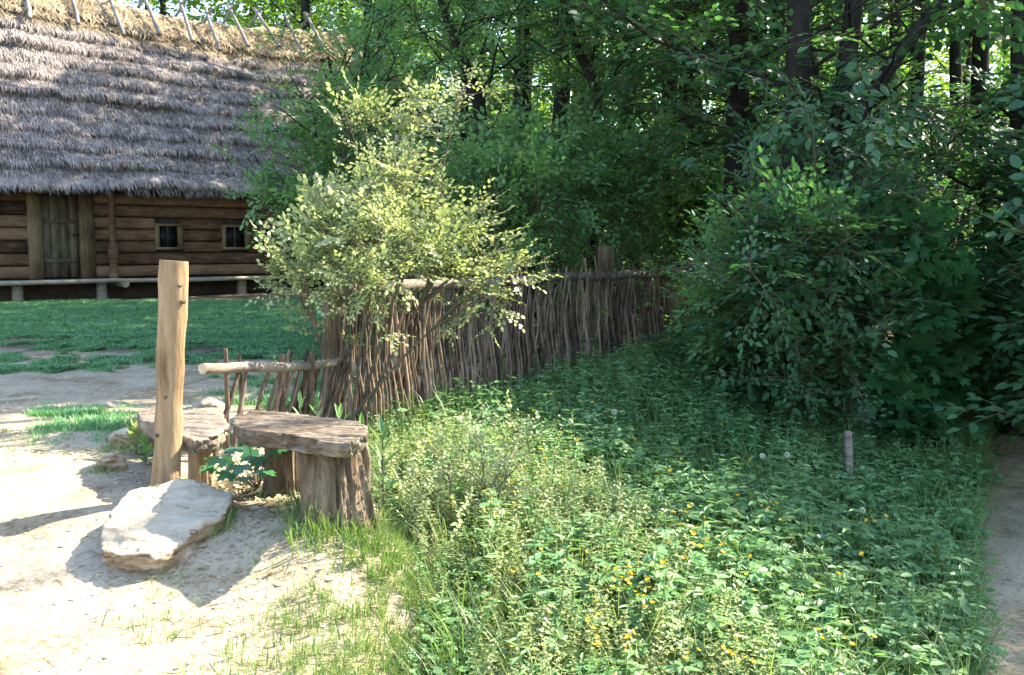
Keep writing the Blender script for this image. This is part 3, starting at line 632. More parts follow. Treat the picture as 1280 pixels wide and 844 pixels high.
def boulder(c, r, label, seed, colr='rock'):
    V = []; n1, n2 = 10, 6
    for i in range(n2 + 1):
        for j in range(n1):
            a = math.pi * i / n2; b_ = 2 * math.pi * j / n1; V.append((c[0] + r[0] * math.sin(a) * math.cos(b_), c[1] + r[1] * math.sin(a) * math.sin(b_), c[2] + r[2] * math.cos(a)))
    F = [[i * n1 + j, i * n1 + (j + 1) % n1, (i + 1) * n1 + (j + 1) % n1, (i + 1) * n1 + j] for i in range(n2) for j in range(n1)]
    o = solid('stone', V, F, .012, lambda q: .045 * nz(q, (5, 5, 7), seed) + .006 * nz(q, (30, 30, 30)), M[colr]); tag(o, label, 'stone', 'small stones at the yard edge')
def gpy(px, py):                                         # ground point seen at a pixel
    r = ray(px, py); d = 2.0
    for _ in range(2200):
        p = np.array([0, 0, EYE]) + r * (d / r[1])
        if p[2] <= float(gz(p[0], p[1])): return p
        d += 0.01
    return p
p = gpy(133, 590); boulder(p + [0, .05, .03], (.085, .07, .07), 'grey stone half sunk in the dirt in front of the far bench', 4)
p = gpy(162, 560); boulder(p + [0, .05, .04], (.13, .09, .08), 'reddish brown stone lying left of the far bench beneath its end', 14)
p = gpy(140, 507); boulder(p + [0, 0, .0], (.16, .12, .04), 'flat pale slab of stone on the dirt behind the far bench', 24)
p = gpy(316, 430); boulder(p + [0, 0, .0], (.18, .12, .03), 'flat pale stone in the grass behind the low wattle fence', 34)
p = gpy(268, 508); boulder(p + [0, 0, .0], (.17, .10, .04), 'pale stone in the grass just beyond the far bench seat', 44)

# near bench: split slab on stumps
bench = thing('log_bench', 'rough weathered bench of one thick split slab resting on upright stumps', 'bench', (-1.0, 4.55, .38))
tz = .80; pt = [(288, 526), (296, 518), (318, 512), (345, 513), (400, 521), (448, 527), (461, 534), (458, 545), (438, 553), (400, 549), (345, 541), (300, 537)]
top = [onz(a, b_, tz) for a, b_ in pt]; cen = np.mean(top, 0); bot = [np.array([*(cen[:2] + (q[:2] - cen[:2]) * .94), tz - .072]) for q in top]
axb = (onz(455, 538, tz) - onz(290, 527, tz)); axb[2] = 0; axb /= np.linalg.norm(axb); pxb = np.array([-axb[1], axb[0], 0])
def gd(c):                                                # grain along the slab
    u, v = c @ axb, c @ pxb; q = (u * 1.6, v * 26, c[2] * 30); k = mnoise.fractal(Vector(q), .9, 2.1, 4)
    return .010 * k - .016 * max(0, 1 - abs(mnoise.noise(Vector((u * 1.2, v * 13, c[2] * 16)))) * 9) + .004 * nz(c, (30, 30, 30))
V, F = prism(top, bot); o = solid('seat', V, F, .008, gd, M['oldwood'], bench)
def stump(cx, cy_, z0, z1, rx, ry, lean, name, parent, seed, flare=1.22, rot=0.0, m_='stumpwood', vox=.009, amp=1.0):
    V = []; n1 = 14; g2 = np.random.default_rng(seed); pr = 1 + .10 * g2.normal(0, 1, n1)
    hs = [z0, z0 + (z1 - z0) * .3, z0 + (z1 - z0) * .65, z1]; fl = [flare, 1.08, 1.0, .98]
    for k, (h_, f_) in enumerate(zip(hs, fl)):
        t_ = (h_ - z0) / (z1 - z0)
        for j in range(n1):
            a = 2 * math.pi * j / n1; x, y = rx * pr[j] * math.cos(a) * f_, ry * pr[j] * math.sin(a) * f_
            V.append((cx + lean[0] * t_ + x * math.cos(rot) - y * math.sin(rot), cy_ + lean[1] * t_ + x * math.sin(rot) + y * math.cos(rot), h_))
    F = [[i * n1 + j, i * n1 + (j + 1) % n1, (i + 1) * n1 + (j + 1) % n1, (i + 1) * n1 + j] for i in range(3) for j in range(n1)] + [list(range(n1))[::-1], [3 * n1 + j for j in range(n1)]]
    def d(c):
        a = math.atan2(c[1] - cy_, c[0] - cx); q = (math.cos(a) * 2.4 + seed, math.sin(a) * 2.4, c[2] * .8)
        if c[2] > z1 - .012: return .003 * nz(c, (40, 40, 10))
        fib = mnoise.fractal(Vector((math.cos(a) * 9, math.sin(a) * 9, c[2] * 1.3 + seed)), .9, 2.1, 4)
        return amp * (.028 * mnoise.fractal(Vector(q), .8, 2, 3) + .018 * fib - .018 * max(0, 1 - abs(mnoise.noise(Vector((math.cos(a) * 5, math.sin(a) * 5, c[2] * .9 + seed)))) * 9))
    return solid(name, V, F, vox, d, M[m_], parent)
stump(-.785, 4.37, .24, .722, .148, .125, (-.045, .03), 'leg', bench, 3, rot=.3)
stump(-1.13, 4.83, .28, .722, .085, .085, (0, 0), 'leg', bench, 7, 1.05, vox=.011)
# far bench behind the post
bench2 = thing('log_bench', 'low shaded plank bench on a short round leg, partly behind the tall post', 'bench', (-1.75, 5.3, .38))
tz = .69; pt = [(170, 514), (183, 509), (205, 505), (250, 510), (279, 517), (285, 531), (272, 543), (240, 549), (205, 536), (175, 524)]
top = [onz(a, b_, tz) for a, b_ in pt]; cen = np.mean(top, 0); bot = [np.array([*(cen[:2] + (q[:2] - cen[:2]) * .95), tz - .085]) for q in top]
V, F = prism(top, bot); solid('seat', V, F, .009, gd, M['pole'], bench2)  # darker grey wood makes the seat look shaded
c0 = onz(247, 552, .62); stump(c0[0], c0[1] + .03, .28, .612, .062, .062, (0, 0), 'leg', bench2, 9, 1.03, m_='post', amp=.3)
c0 = onz(183, 524, .62); stump(c0[0] + .03, c0[1] + .12, .28, .612, .075, .07, (0, 0), 'leg', bench2, 19, 1.03, m_='stumpwood', amp=.5)

# ================================================================== WATTLE FENCES
g = np.random.default_rng(31)
fence = thing('wattle_fence', 'tall brown wattle fence of upright sticks running back along the meadow', 'fence', (*gp(430, 7.1)[:2], .3))
fA = gp(428, 7.1); fB = gp(890, 14.2); fd = fB - fA; fd[2] = 0; FL = np.linalg.norm(fd); fd /= FL; fn = np.array([fd[1], -fd[0], 0])
fz = lambda q: float(gz(*(fA + fd * q)[:2]))
for k, (z_, r_, off) in enumerate(((1.30, .048, -.02), (.62, .028, -.065))):
    for a, b_ in (((-.1, 4.3), (4.1, FL + .3)) if k == 0 else ((.2, FL + .2),)):
        P = wob(fA + fd * a + fn * off, fA + fd * b_ + fn * off, 9, .012, g); P[:, 2] = z_ + np.linspace(0, -.06, 9) * (a > 1) + g.normal(0, .008, 9)
        s = Soup(); tube(s, P, np.linspace(r_ * 1.1, r_ * .85, 9), 9, rough=.12, rg=g); s.build('rail', M['pole'], fence)
for px, z1, r_ in ((428, 1.32, .085), (510, 1.42, .05), (650, 1.48, .07), (764, 1.62, .105), (868, 1.45, .06)):
    u = (px - 640) / FPX; q = (u * fA[1] - fA[0]) / (fd[0] - u * fd[1]); p = fA + fd * q - fn * .11
    s = Soup(); tube(s, wob([p[0], p[1], fz(q) - .2], [p[0] + .02, p[1], z1], 6, .008, g), r_, 10, rough=.12, rg=g); s.build('post', M['stumpwood'], fence)
sticks = []; q = -.05
while q < FL: sticks.append(q); q += g.uniform(.016, .034)
rest = Soup(); nst = 0
for k, q in enumerate(sticks):
    side = 1 if k % 2 else -1; r_ = g.uniform(.008, .016); p = fA + fd * q; z0 = fz(q) - .03; h_ = 1.27 + g.uniform(-.07, .13) + (.16 if g.random() < .12 else 0)
    if q < 1.0: h_ -= .10
    lean = g.normal(0, .05); B = p + fn * (side * .025); n_ = 8; tt = np.linspace(0, 1, n_)[:, None]
    P = B * (1 - tt) + (B + fd * (lean + .03)) * tt; P[:, 2] = np.linspace(z0, h_, n_)
    P = P + fn * (np.sin(tt * 2 * math.pi * 1.0 + .6) * .032 * side) + np.cumsum(g.normal(0, .0035, (n_, 3)), 0) * [1, 1, 0]
    s = Soup() if nst < 99 else rest; tube(s, P, np.linspace(r_ * 1.15, r_ * .6, n_), 6, 0, g.random())
    if nst < 99: s.build('stick', M['stick'], fence)
    nst += 1
stuff(rest.build('stick', M['stick'], fence))

low = thing('wattle_fence', 'low broken wattle fence with slanting sticks behind the bench', 'fence', (-1.75, 5.6, .4))
lA = at(253, 461, 5.55); lB = at(425, 452, 6.9); s = Soup(); tube(s, wob(lA, lB, 9, .008, g), np.linspace(.034, .028, 9), 9, rough=.18, rg=g, capmat=1); s.build('rail', [M['pole'], M['cut']], low)
ld = lB - lA; LL = np.linalg.norm(ld)
def lstick(px0, py0, px1, py1, r_, off):
    f = (px1 - 253) / 172; d = 5.55 + 1.35 * f + off; a = at(px1, py1, d); f0 = (px0 - 253) / 172; b_ = at(px0, py0, 5.55 + 1.35 * f0 + off); a[2] = min(a[2], float(gz(a[0], a[1])) + .01)
    s = Soup(); tube(s, wob(a, b_, 7, .006, g), np.linspace(r_, r_ * .7, 7), 7, 0, g.random(), rough=.1, rg=g); s.build('stick', M['dark_stick'], low)
for a in ((282, 436, 284, 565, .017, -.05), (304, 452, 268, 562, .018, -.08), (309, 455, 292, 556, .018, -.05), (299, 443, 303, 560, .014, .05), (338, 455, 308, 530, .017, -.06), (352, 456, 325, 535, .016, -.07), (357, 458, 345, 530, .013, .05), (368, 455, 338, 530, .018, -.06)):
    lstick(*a)
for k in range(40):
    x = g.uniform(335, 428); lstick(x + g.uniform(4, 26), g.uniform(436, 462), x - g.uniform(0, 12), g.uniform(505, 530), g.uniform(.007, .013), g.choice([-.06, .05, -.08]))
s = Soup(); p = at(352, 440, 6.25); tube(s, [[p[0], p[1], .3], [p[0], p[1], .93]], .02, 8); s.build('post', M['dark_stick'], low)
s = Soup(); p = at(386, 440, 6.5); tube(s, [[p[0], p[1], .3], [p[0] + .02, p[1], .92]], .02, 8); s.build('post', M['dark_stick'], low)
# stake by the right trees
p = at(1064, 600, 7.0); p[2] = float(gz(p[0], p[1]))
s = Soup(); tp = at(1060, 540, p[1]); a = .024
V = [(p[0] - a, p[1] - .03, p[2] - .1), (p[0] + a, p[1] - .03, p[2] - .1), (p[0] + a, p[1] + .03, p[2] - .1), (p[0] - a, p[1] + .03, p[2] - .1)]
V += [(tp[0] - a, tp[1] - .03, tp[2] - .01), (tp[0] + a, tp[1] - .03, tp[2]), (tp[0] + a, tp[1] + .03, tp[2] + .01), (tp[0] - a, tp[1] + .03, tp[2])]
F = [[0, 3, 2, 1], [4, 5, 6, 7], [0, 1, 5, 4], [1, 2, 6, 5], [2, 3, 7, 6], [3, 0, 4, 7]]
o = solid('stake', V, F, .008, lambda c: .004 * nz(c, (14, 14, 3)), M['pole']); tag(o, 'short grey wooden stake standing at the edge of the dark trees', 'stake')
# ================================================================== GROUND COVER
def mead_pts(n, g, y0=2.5, y1=13.0, power=1.0, lo=0.02, hi=0.04):
    y = y0 + (y1 - y0) * g.random(n) ** power; e = edge_x(y); w = path_x(y) + hi - (e + lo)
    x = e + lo + w * g.random(n); wt = w / 6.0; k = g.random(n) < np.clip(wt * 1.4, .25, 1); return x[k], y[k]
def herb_tmpl(seed, h=.38, pairs=6, ls=.07, kind='ovate', droop=.35, stem=.004):
    g = np.random.default_rng(seed); s = Soup(); P = wob((0, 0, 0), (g.normal(0, .05), g.normal(0, .05), h), 5, .008, g)
    tube(s, P, np.linspace(stem, stem * .5, 5), 3, 0, .2, cap=False); T = LT[kind]
    pos, dr, nm, sz = [], [], [], []
    for k in range(pairs):
        f = (.3 + .7 * k / (pairs - 1)) * 4; i = min(int(f), 3); p = P[i] * (1 - f + i) + P[i + 1] * (f - i); a0 = k * 1.57 + g.normal(0, .3)
        for a in (a0, a0 + math.pi):
            up_ = .35 if k > pairs - 3 else .05; pos.append(p); dr.append((math.cos(a), math.sin(a), up_ - droop * g.random())); nm.append((g.normal(0, .2), g.normal(0, .2), 1))
            sz.append(ls * (1.1 - .55 * k / pairs) * g.uniform(.8, 1.2))
    Mx = frames(np.array(dr, float), np.array(nm, float)) * np.array(sz)[:, None, None]; s.inst(T, Mx, np.array(pos), g.random(len(pos)))
    return s.template()
def elder_tmpl(seed, h=.28, n=4, ls=.055, kind='ovate'):
    g = np.random.default_rng(seed); s = Soup(); T = LT[kind]; pos, dr, nm, sz = [], [], [], []
    for k in range(n):
        a = k * 6.28 / n + g.normal(0, .4); hh_ = h * g.uniform(.7, 1.15); tip = np.array([math.cos(a) * hh_ * .45, math.sin(a) * hh_ * .45, hh_])
        tube(s, wob((0, 0, 0), tip, 4, .006, g), .0022, 3, 0, .2, cap=False); o_ = np.array([math.cos(a), math.sin(a), 0])
        for b_ in (-1.1, 0, 1.1):
            d = np.array([o_[0] * math.cos(b_) - o_[1] * math.sin(b_), o_[0] * math.sin(b_) + o_[1] * math.cos(b_), -.12]); q = tip + d * ls * .45
            for c in (-.8, 0, .8):
                d2 = np.array([d[0] * math.cos(c) - d[1] * math.sin(c), d[0] * math.sin(c) + d[1] * math.cos(c), g.normal(-.15, .15)])
                pos.append(q); dr.append(d2); nm.append((g.normal(0, .25), g.normal(0, .25), 1)); sz.append(ls * g.uniform(.8, 1.2))
    Mx = frames(np.array(dr), np.array(nm, float)) * np.array(sz)[:, None, None]; s.inst(T, Mx, np.array(pos), g.random(len(pos)))
    return s.template()
def tuft_tmpl(seed, n=11, h=.34, w=.0055, spread=.09, bend=.5):
    g = np.random.default_rng(seed); s = Soup()
    for k in range(n):
        a = g.random() * 6.28; L = h * g.uniform(.5, 1.15); o_ = np.array([math.cos(a), math.sin(a), 0]); b0_ = o_ * g.random() * spread * .5 + [0, 0, 0]
        t = np.linspace(0, 1, 5); bn = bend * g.uniform(.3, 1.4); C = b0_ + np.outer(t * .18 * L + bn * L * t ** 2.4 * .6, o_); C[:, 2] = L * (t - .35 * bn * t ** 3)
        sd_ = np.array([-o_[1], o_[0], 0]) * w * g.uniform(.7, 1.3); ww = np.array([.8, 1, .85, .55, .05])
        V = np.concatenate([C - sd_ * ww[:, None] / 2, C + sd_ * ww[:, None] / 2]); s.add(V, [[i, i + 1, i + 6, i + 5] for i in range(4)], 0, g.random())
    return s.template()
def scatter(s, T, x, y, g, sc=(.7, 1.25), tilt=.10, z=None, dz=-.01):
    n = len(x); which = g.integers(0, len(T), n); a = g.random(n) * 6.283
    Y = np.stack([np.cos(a), np.sin(a), g.normal(0, tilt, n)], -1); Zv = np.stack([g.normal(0, tilt, n), g.normal(0, tilt, n), np.ones(n)], -1)
    scv = np.broadcast_to(np.asarray(g.uniform(sc[0], sc[1], n)), (n,)) if isinstance(sc, tuple) else sc
    Mx = frames(Y, Zv) * scv[:, None, None]; O = np.stack([x, y, (gz(x, y) if z is None else z) + dz], -1); rr = g.random(n) * .7 + .3 * vn(x * 2, y * 2, 5)
    for q in range(len(T)): w = which == q; s.inst(T[q], Mx[w], O[w], rr[w])
g = np.random.default_rng(77)
NET = [herb_tmpl(100 + k, .37, 8, .052, 'ovate') for k in range(6)] ; LNC = [herb_tmpl(120 + k, .40, 9, .085, 'lance', .15) for k in range(4)]
ELD = [elder_tmpl(140 + k, .28, 5, .046) for k in range(6)]; RND = [elder_tmpl(150 + k, .22, 4, .05, 'round') for k in range(4)]
TUF = [tuft_tmpl(160 + k) for k in range(8)]; TALL = [tuft_tmpl(170 + k, 6, .55, .007, .06, .6) for k in range(5)]; SHORT = [tuft_tmpl(180 + k, 9, .11, .004, .08, .7) for k in range(6)]
def not_bench(x, y): return ~((np.hypot((x + .80) / .19, (y - 4.36) / .17) < 1) | (np.hypot(x + 1.1, y - 4.8) < .22))
def hz(x, y):                                            # how tall the growth is: low near the trodden edge
    e = edge_x(y); return np.clip(.30 + 1.1 * (x - e), .30, 1.0) * (.62 + .85 * fbm(x * 1.6, y * 1.6, 300, 3)) * (1 - .35 * sm(-.5, 0.1, x - path_x(y)))
# nettles and other stemmed herbs: stronger in the middle and the back
s = Soup(); x, y = mead_pts(5200, g, 2.9, 13.2, 1.05); k = (fbm(x * 1.1, y * 1.1, 61) + .25 * sm(4.5, 8, y) > .47) & not_bench(x, y); x, y = x[k], y[k]
scatter(s, NET, x, y, g, hz(x, y) * g.uniform(.7, 1.2, len(x)) * np.where(y > 8, 1.1, 1.0)); x, y = mead_pts(1500, g, 3.2, 11); k = not_bench(x, y); x, y = x[k], y[k]; scatter(s, LNC, x, y, g, hz(x, y) * g.uniform(.7, 1.2, len(x)))
BIG = [herb_tmpl(115 + q, .50, 7, .082, 'ovate', .5, .005) for q in range(4)]; x, y = mead_pts(420, g, 3.6, 12); k = not_bench(x, y) & (x > edge_x(y) + .35); x, y = x[k], y[k]; scatter(s, BIG, x, y, g, g.uniform(.7, 1.15, len(x)))
stuff(s.build('nettles', M['herb']), 'dense cover of green nettles and leafy herbs filling the meadow', 'herbs')
s = Soup(); x, y = mead_pts(6200, g, 2.6, 13.0, 1.15, .12); k = not_bench(x, y) & ((fbm(x * 1.3, y * 1.3, 66) > .42) | (y > 8)); x, y = x[k], y[k]; h_ = hz(x, y) * g.uniform(.7, 1.25, len(x)); w = g.random(len(x)) < .6
scatter(s, ELD, x[w], y[w], g, h_[w]); scatter(s, RND, x[~w], y[~w], g, h_[~w])
stuff(s.build('ground_elder', M['herb']), 'low three-lobed leaves of ground elder carpeting the meadow', 'ground cover')
s = Soup(); x, y = mead_pts(8000, g, 2.5, 11, 1.25, .03); k = (fbm(x * 1.1, y * 1.1, 90) + .4 * sm(6.0, 3.5, y) > .44) & not_bench(x, y); x, y = x[k], y[k]
scatter(s, TUF, x, y, g, hz(x, y) * g.uniform(.7, 1.25, len(x))); x, y = mead_pts(1900, g, 2.8, 10.5, 1.0, .15); k = not_bench(x, y) & (fbm(x * 1.4, y * 1.4, 310) > .42); x, y = x[k], y[k]; scatter(s, TALL, x, y, g, (.55, 1.05))
x, y = mead_pts(4200, g, 2.6, 12, 1.1, .1); k = not_bench(x, y) & (fbm(x * 1.9, y * 1.9, 333) > .44) & (x > edge_x(y) + .2); x, y = x[k], y[k]; PT0 = [tuft_tmpl(240 + q, 8, .46, .004, .10, .8) for q in range(6)]; scatter(s, PT0, x, y, g, (.6, 1.15))
stuff(s.build('meadow_grass', M['grass']), 'long bright grass blades growing through the meadow herbs', 'grass')
# bedstraw and grass at near left, paler colour standing in for sunlight
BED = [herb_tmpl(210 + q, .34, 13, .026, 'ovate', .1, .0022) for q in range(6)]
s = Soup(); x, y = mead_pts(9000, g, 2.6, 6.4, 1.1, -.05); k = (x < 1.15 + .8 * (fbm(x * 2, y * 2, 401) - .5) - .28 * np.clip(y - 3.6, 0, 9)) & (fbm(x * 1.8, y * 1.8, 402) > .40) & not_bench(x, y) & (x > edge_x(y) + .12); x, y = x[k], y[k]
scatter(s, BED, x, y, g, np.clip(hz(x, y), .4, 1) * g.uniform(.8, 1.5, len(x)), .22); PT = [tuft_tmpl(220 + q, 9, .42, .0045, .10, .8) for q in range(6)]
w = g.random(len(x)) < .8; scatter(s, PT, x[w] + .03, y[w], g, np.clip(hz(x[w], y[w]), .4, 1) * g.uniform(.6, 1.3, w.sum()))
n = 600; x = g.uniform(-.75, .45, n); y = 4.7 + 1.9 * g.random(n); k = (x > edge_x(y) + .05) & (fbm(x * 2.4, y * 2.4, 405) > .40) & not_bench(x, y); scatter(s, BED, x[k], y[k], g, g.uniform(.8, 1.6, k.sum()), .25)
stuff(s.build('bedstraw', M['leaf_sun']), 'feathery bedstraw and grass, paled to look sunlit, in the near part of the meadow', 'herbs')
# grass creeping out over the dirt at the meadow's edge, and thin weeds on it
s = Soup(); n = 2300; y = g.uniform(2.7, 5.2, n); x = edge_x(y) - np.abs(g.normal(0, .36, n)) + .12
k = (fbm(x * 2.2, y * 2.2, 44) > np.clip(.40 + .30 * (edge_x(y) - x), 0, .62)) & ((y < 4.15) | (x > -.75)) & not_bench(x, y) & ((y < 3.95) | (x > -.62)); x, y = x[k], y[k]; scatter(s, SHORT, x, y, g, (.35, 1.05))
n = 260; px = g.uniform(150, 420, n); py = g.uniform(745, 850, n); pp = np.array([onz(a, b_, .12) for a, b_ in zip(px, py)]); k = fbm(pp[:, 0] * 3, pp[:, 1] * 3, 4) > .44; scatter(s, SHORT, pp[k, 0], pp[k, 1], g, (.3, .8))
for cx, cy_, n, r_, sc_ in ((275, 655, 26, .035, .9), (262, 668, 14, .03, .8), (140, 565, 30, .07, .8), (125, 590, 22, .05, .7), (175, 560, 30, .09, .7), (30, 560, 60, .16, .5), (10, 548, 50, .16, .5), (250, 600, 20, .05, .6), (395, 650, 60, .07, 1.1), (420, 680, 60, .09, 1.2), (455, 665, 70, .09, 1.3), (345, 620, 14, .05, .7)):
    p = gpy(cx, cy_); scatter(s, SHORT, p[0] + g.normal(0, r_, n), p[1] + g.normal(0, r_, n), g, (.5 * sc_, 1.2 * sc_))
stuff(s.build('edge_grass', M['grass']), 'short sparse grass creeping over the pale dirt', 'grass')
# yard lawn: in front of the cottage, broken into patches towards the dirt
s = Soup(); n = 30000; d = 8.0 + 14 * g.random(n) ** .8; px = g.uniform(-40, 480, n); x = (px - 640) / FPX * d; y = d
m_ = fbm(x * .8, y * .8, 21); lim = np.interp(y + .25 * np.clip(x + 3, -6, 4), [8.3, 9.3, 10.5, 12.2, 13.2], [.66, .55, .51, .36, -1]); hs = ((x - H0[0]) * HN[0] + (y - H0[1]) * HN[1]); k = (m_ + .75 * (fbm(x * 4, y * 4, 23, 3) - .47) > lim) & (x < edge_x(y) - .05) & (hs < -.05 + .5 * vn(x, y, 6))
x, y = x[k], y[k]; LAWN = [tuft_tmpl(190 + q, 15, .07, .006, .18, .7) for q in range(6)]; CLO = [elder_tmpl(200 + q, .05, 6, .018, 'round') for q in range(4)]
scatter(s, LAWN, x, y, g, (.6, 1.3)); w = g.random(len(x)) < .35; scatter(s, CLO, x[w] + .05, y[w], g, (.6, 1.3))
n = 5000; x = g.uniform(-3.2, -1.0, n); y = g.uniform(6.0, 9.5, n); k = (fbm(x * 1.7, y * 1.7, 71) + .2 * (x + 2) > .50) & (x < edge_x(y) - .02); scatter(s, LAWN, x[k], y[k], g, (.5, 1.2))
n = 2500; pp = np.array([onz(a, b_, .41) for a, b_ in zip(g.uniform(40, 240, n), g.normal(525, 7, n) )]); k = fbm(pp[:, 0] * 2.5, pp[:, 1] * 2.5, 3) > .46; scatter(s, LAWN, pp[k, 0], pp[k, 1], g, (.4, .9))
stuff(s.build('yard_grass', M['lawn']), 'short green grass patches on the shaded yard before the cottage', 'grass')
# litter under the bench
s = Soup(); n = 700; x = g.normal(-1.05, .35, n); y = g.normal(4.75, .30, n); k = (x > -1.6) & (x < -.5); x, y = x[k], y[k]; n = len(x); a = g.random(n) * 6.28
Mx = frames(np.stack([np.cos(a), np.sin(a), g.normal(0, .2, n)], -1), np.stack([g.normal(0, .5, n), g.normal(0, .5, n), np.ones(n)], -1)) * g.uniform(.02, .05, n)[:, None, None]
s.inst(LT['ovate'], Mx, np.stack([x, y, gz(x, y) + .006], -1), g.random(n)); stuff(s.build('leaf_litter', M['dry']), 'dry brown leaves and twigs on the dirt under the bench', 'leaf litter')

# pebbles, crumbs of earth and bits of straw on the trodden yard
s = Soup(); n = 2600; y = g.uniform(2.9, 8.5, n); x = (g.uniform(-60, 440, n) - 640) / FPX * y; k = x < edge_x(y) - .02; x, y = x[k], y[k]; n = len(x); g2 = np.random.default_rng(3)
ico = np.array([(0, 0, .6), (.9, .1, 0), (.2, 1, 0), (-.8, .5, .1), (-.7, -.7, 0), (.4, -.9, .1)]); PB = dict(V=ico, F=[(np.array([[0, 1, 2], [0, 2, 3], [0, 3, 4], [0, 4, 5], [0, 5, 1]]), 0)], R=np.full(6, .5)); a = g.random(n) * 6.28
Mx = frames(np.stack([np.cos(a), np.sin(a), 0 * a], -1), np.tile([0, 0, 1.0], (n, 1))) * (.003 + .016 * g.random(n) ** 4)[:, None, None]; s.inst(PB, Mx, np.stack([x, y, gz(x, y)], -1), g.random(n))
stuff(s.build('pebbles', M['rock']), 'small pebbles and crumbs of earth scattered on the trodden dirt', 'pebbles')
s = Soup(); n = 900; y = g.uniform(3.0, 6.0, n); x = edge_x(y) - np.abs(g.normal(0, .7, n)); a = g.random(n) * 6.28; L = g.uniform(.02, .12, n)
ST = dict(V=np.array([(-.5, 0, 0), (.5, 0, 0), (.5, 1, 0), (-.5, 1, 0)]), F=[(np.array([[0, 1, 2, 3]]), 0)], R=np.full(4, .5)); Mx = frames(np.stack([np.cos(a), np.sin(a), g.normal(.03, .04, n)], -1), np.tile([0, 0, 1.0], (n, 1))) * np.stack([g.uniform(.002, .005, n), L, L], -1)[:, None, :]
s.inst(ST, Mx, np.stack([x, y, gz(x, y) + .006], -1), g.random(n)); k = g.normal(0, 1, 1); stuff(s.build('straw_litter', M['dry']), 'dry straws and twig bits strewn on the dirt', 'straw litter')
# ================================================================== SINGLE SMALL PLANTS
def put_plant(name, label, cat, base, kind_parts, group=None):
    root = thing(name, label, cat, base, group)
    for nm_, sp, mm in kind_parts: sp.build(nm_, mm, root)
    return root
# maple seedling by the bench
b_ = gpy(318, 622); b_ = at(322, 612, 4.95); b_[2] = float(gz(b_[0], b_[1])); st = Soup(); lf = Soup(); pos, dr, nm, sz = [], [], [], []
for (px, py, d, sz_) in ((292, 563, 4.80, .085), (310, 552, 4.72, .085), (335, 552, 4.68, .10), (345, 565, 4.70, .08), (318, 575, 4.66, .10), (300, 585, 4.70, .10), (272, 575, 4.75, .09), (330, 592, 4.62, .085), (283, 594, 4.70, .085), (350, 550, 4.72, .07), (262, 586, 4.78, .08), (312, 566, 4.9, .09), (328, 577, 4.85, .09), (286, 577, 4.9, .08), (306, 600, 4.75, .07)):
    p = at(px, py, d); tube(st, wob(b_, p, 5, .008, g), np.linspace(.004, .0018, 5), 4, 0, .5, cap=False); o_ = p - b_; o_[2] = -.05; o_ /= np.linalg.norm(o_)
    o_ = o_ + g.normal(0, .35, 3) * [1, 1, .3] + [0, -.35, -.1]; pos.append(p - o_ * .02); dr.append(o_); nm.append((g.normal(0, .2), -.45 + g.normal(0, .2), 1)); sz.append(sz_)
lf.inst(LT['maple'], frames(np.array(dr), np.array(nm, float)) * np.array(sz)[:, None, None], np.array(pos), g.random(len(pos)))
put_plant('maple_seedling', 'small maple seedling with broad lobed leaves growing between the rock and the bench', 'plant', b_, [('stem', st, M['twig']), ('leaf', lf, M['leaf_maple'])])
def rosette(px, py, d, label, n, ls, kind, mm, h=.12, name='leafy_plant', up_=.8):
    b_ = at(px, py, d); b_[2] = float(gz(b_[0], b_[1])); lf = Soup(); a = np.arange(n) * 2.4 + g.normal(0, .3, n); t = np.linspace(0, 1, n)
    dr = np.stack([np.cos(a) * (1.1 - t * .8), np.sin(a) * (1.1 - t * .8), .25 + up_ * t], -1); nm = np.stack([-np.cos(a) * .5 + g.normal(0, .1, n), -np.sin(a) * .5, np.ones(n)], -1)
    O = b_ + np.stack([0 * t, 0 * t, h * t], -1); lf.inst(LT[kind], frames(dr, nm) * (ls * g.uniform(.75, 1.15, n))[:, None, None], O, g.random(n)); st = Soup(); tube(st, [b_ - [0, 0, .03], b_ + [0, 0, h]], [.006, .004], 5)
    return put_plant(name, label, 'plant', b_, [('stem', st, M['twig']), ('leaf', lf, mm)])
rosette(168, 505, 5.75, 'bright light green leafy rosette catching sun behind the tall post', 13, .12, 'ovate', M['leaf_sun'])
rosette(181, 548, 5.5, 'small dark leafy weed under the left end of the far bench', 10, .08, 'ovate', M['herb'])
for i, (px, py, d, n, ls, lab) in enumerate(((395, 500, 5.25, 14, .10, 'narrow-leaved weed just behind the left part of the near bench seat'), (425, 497, 5.3, 16, .11, 'narrow-leaved weed rising behind the middle of the near bench seat'), (452, 500, 5.2, 16, .11, 'narrow-leaved weed beside the right end of the near bench seat'), (478, 545, 4.8, 20, .12, 'tall narrow-leaved weed right of the stump leg'), (375, 505, 5.4, 12, .10, 'small narrow-leaved weed at the foot of the low wattle fence'))):
    rosette(px, py, d, lab, n, ls, 'lance', M['herb'], h=.36 if i != 3 else .45, name='weed', up_=.6)
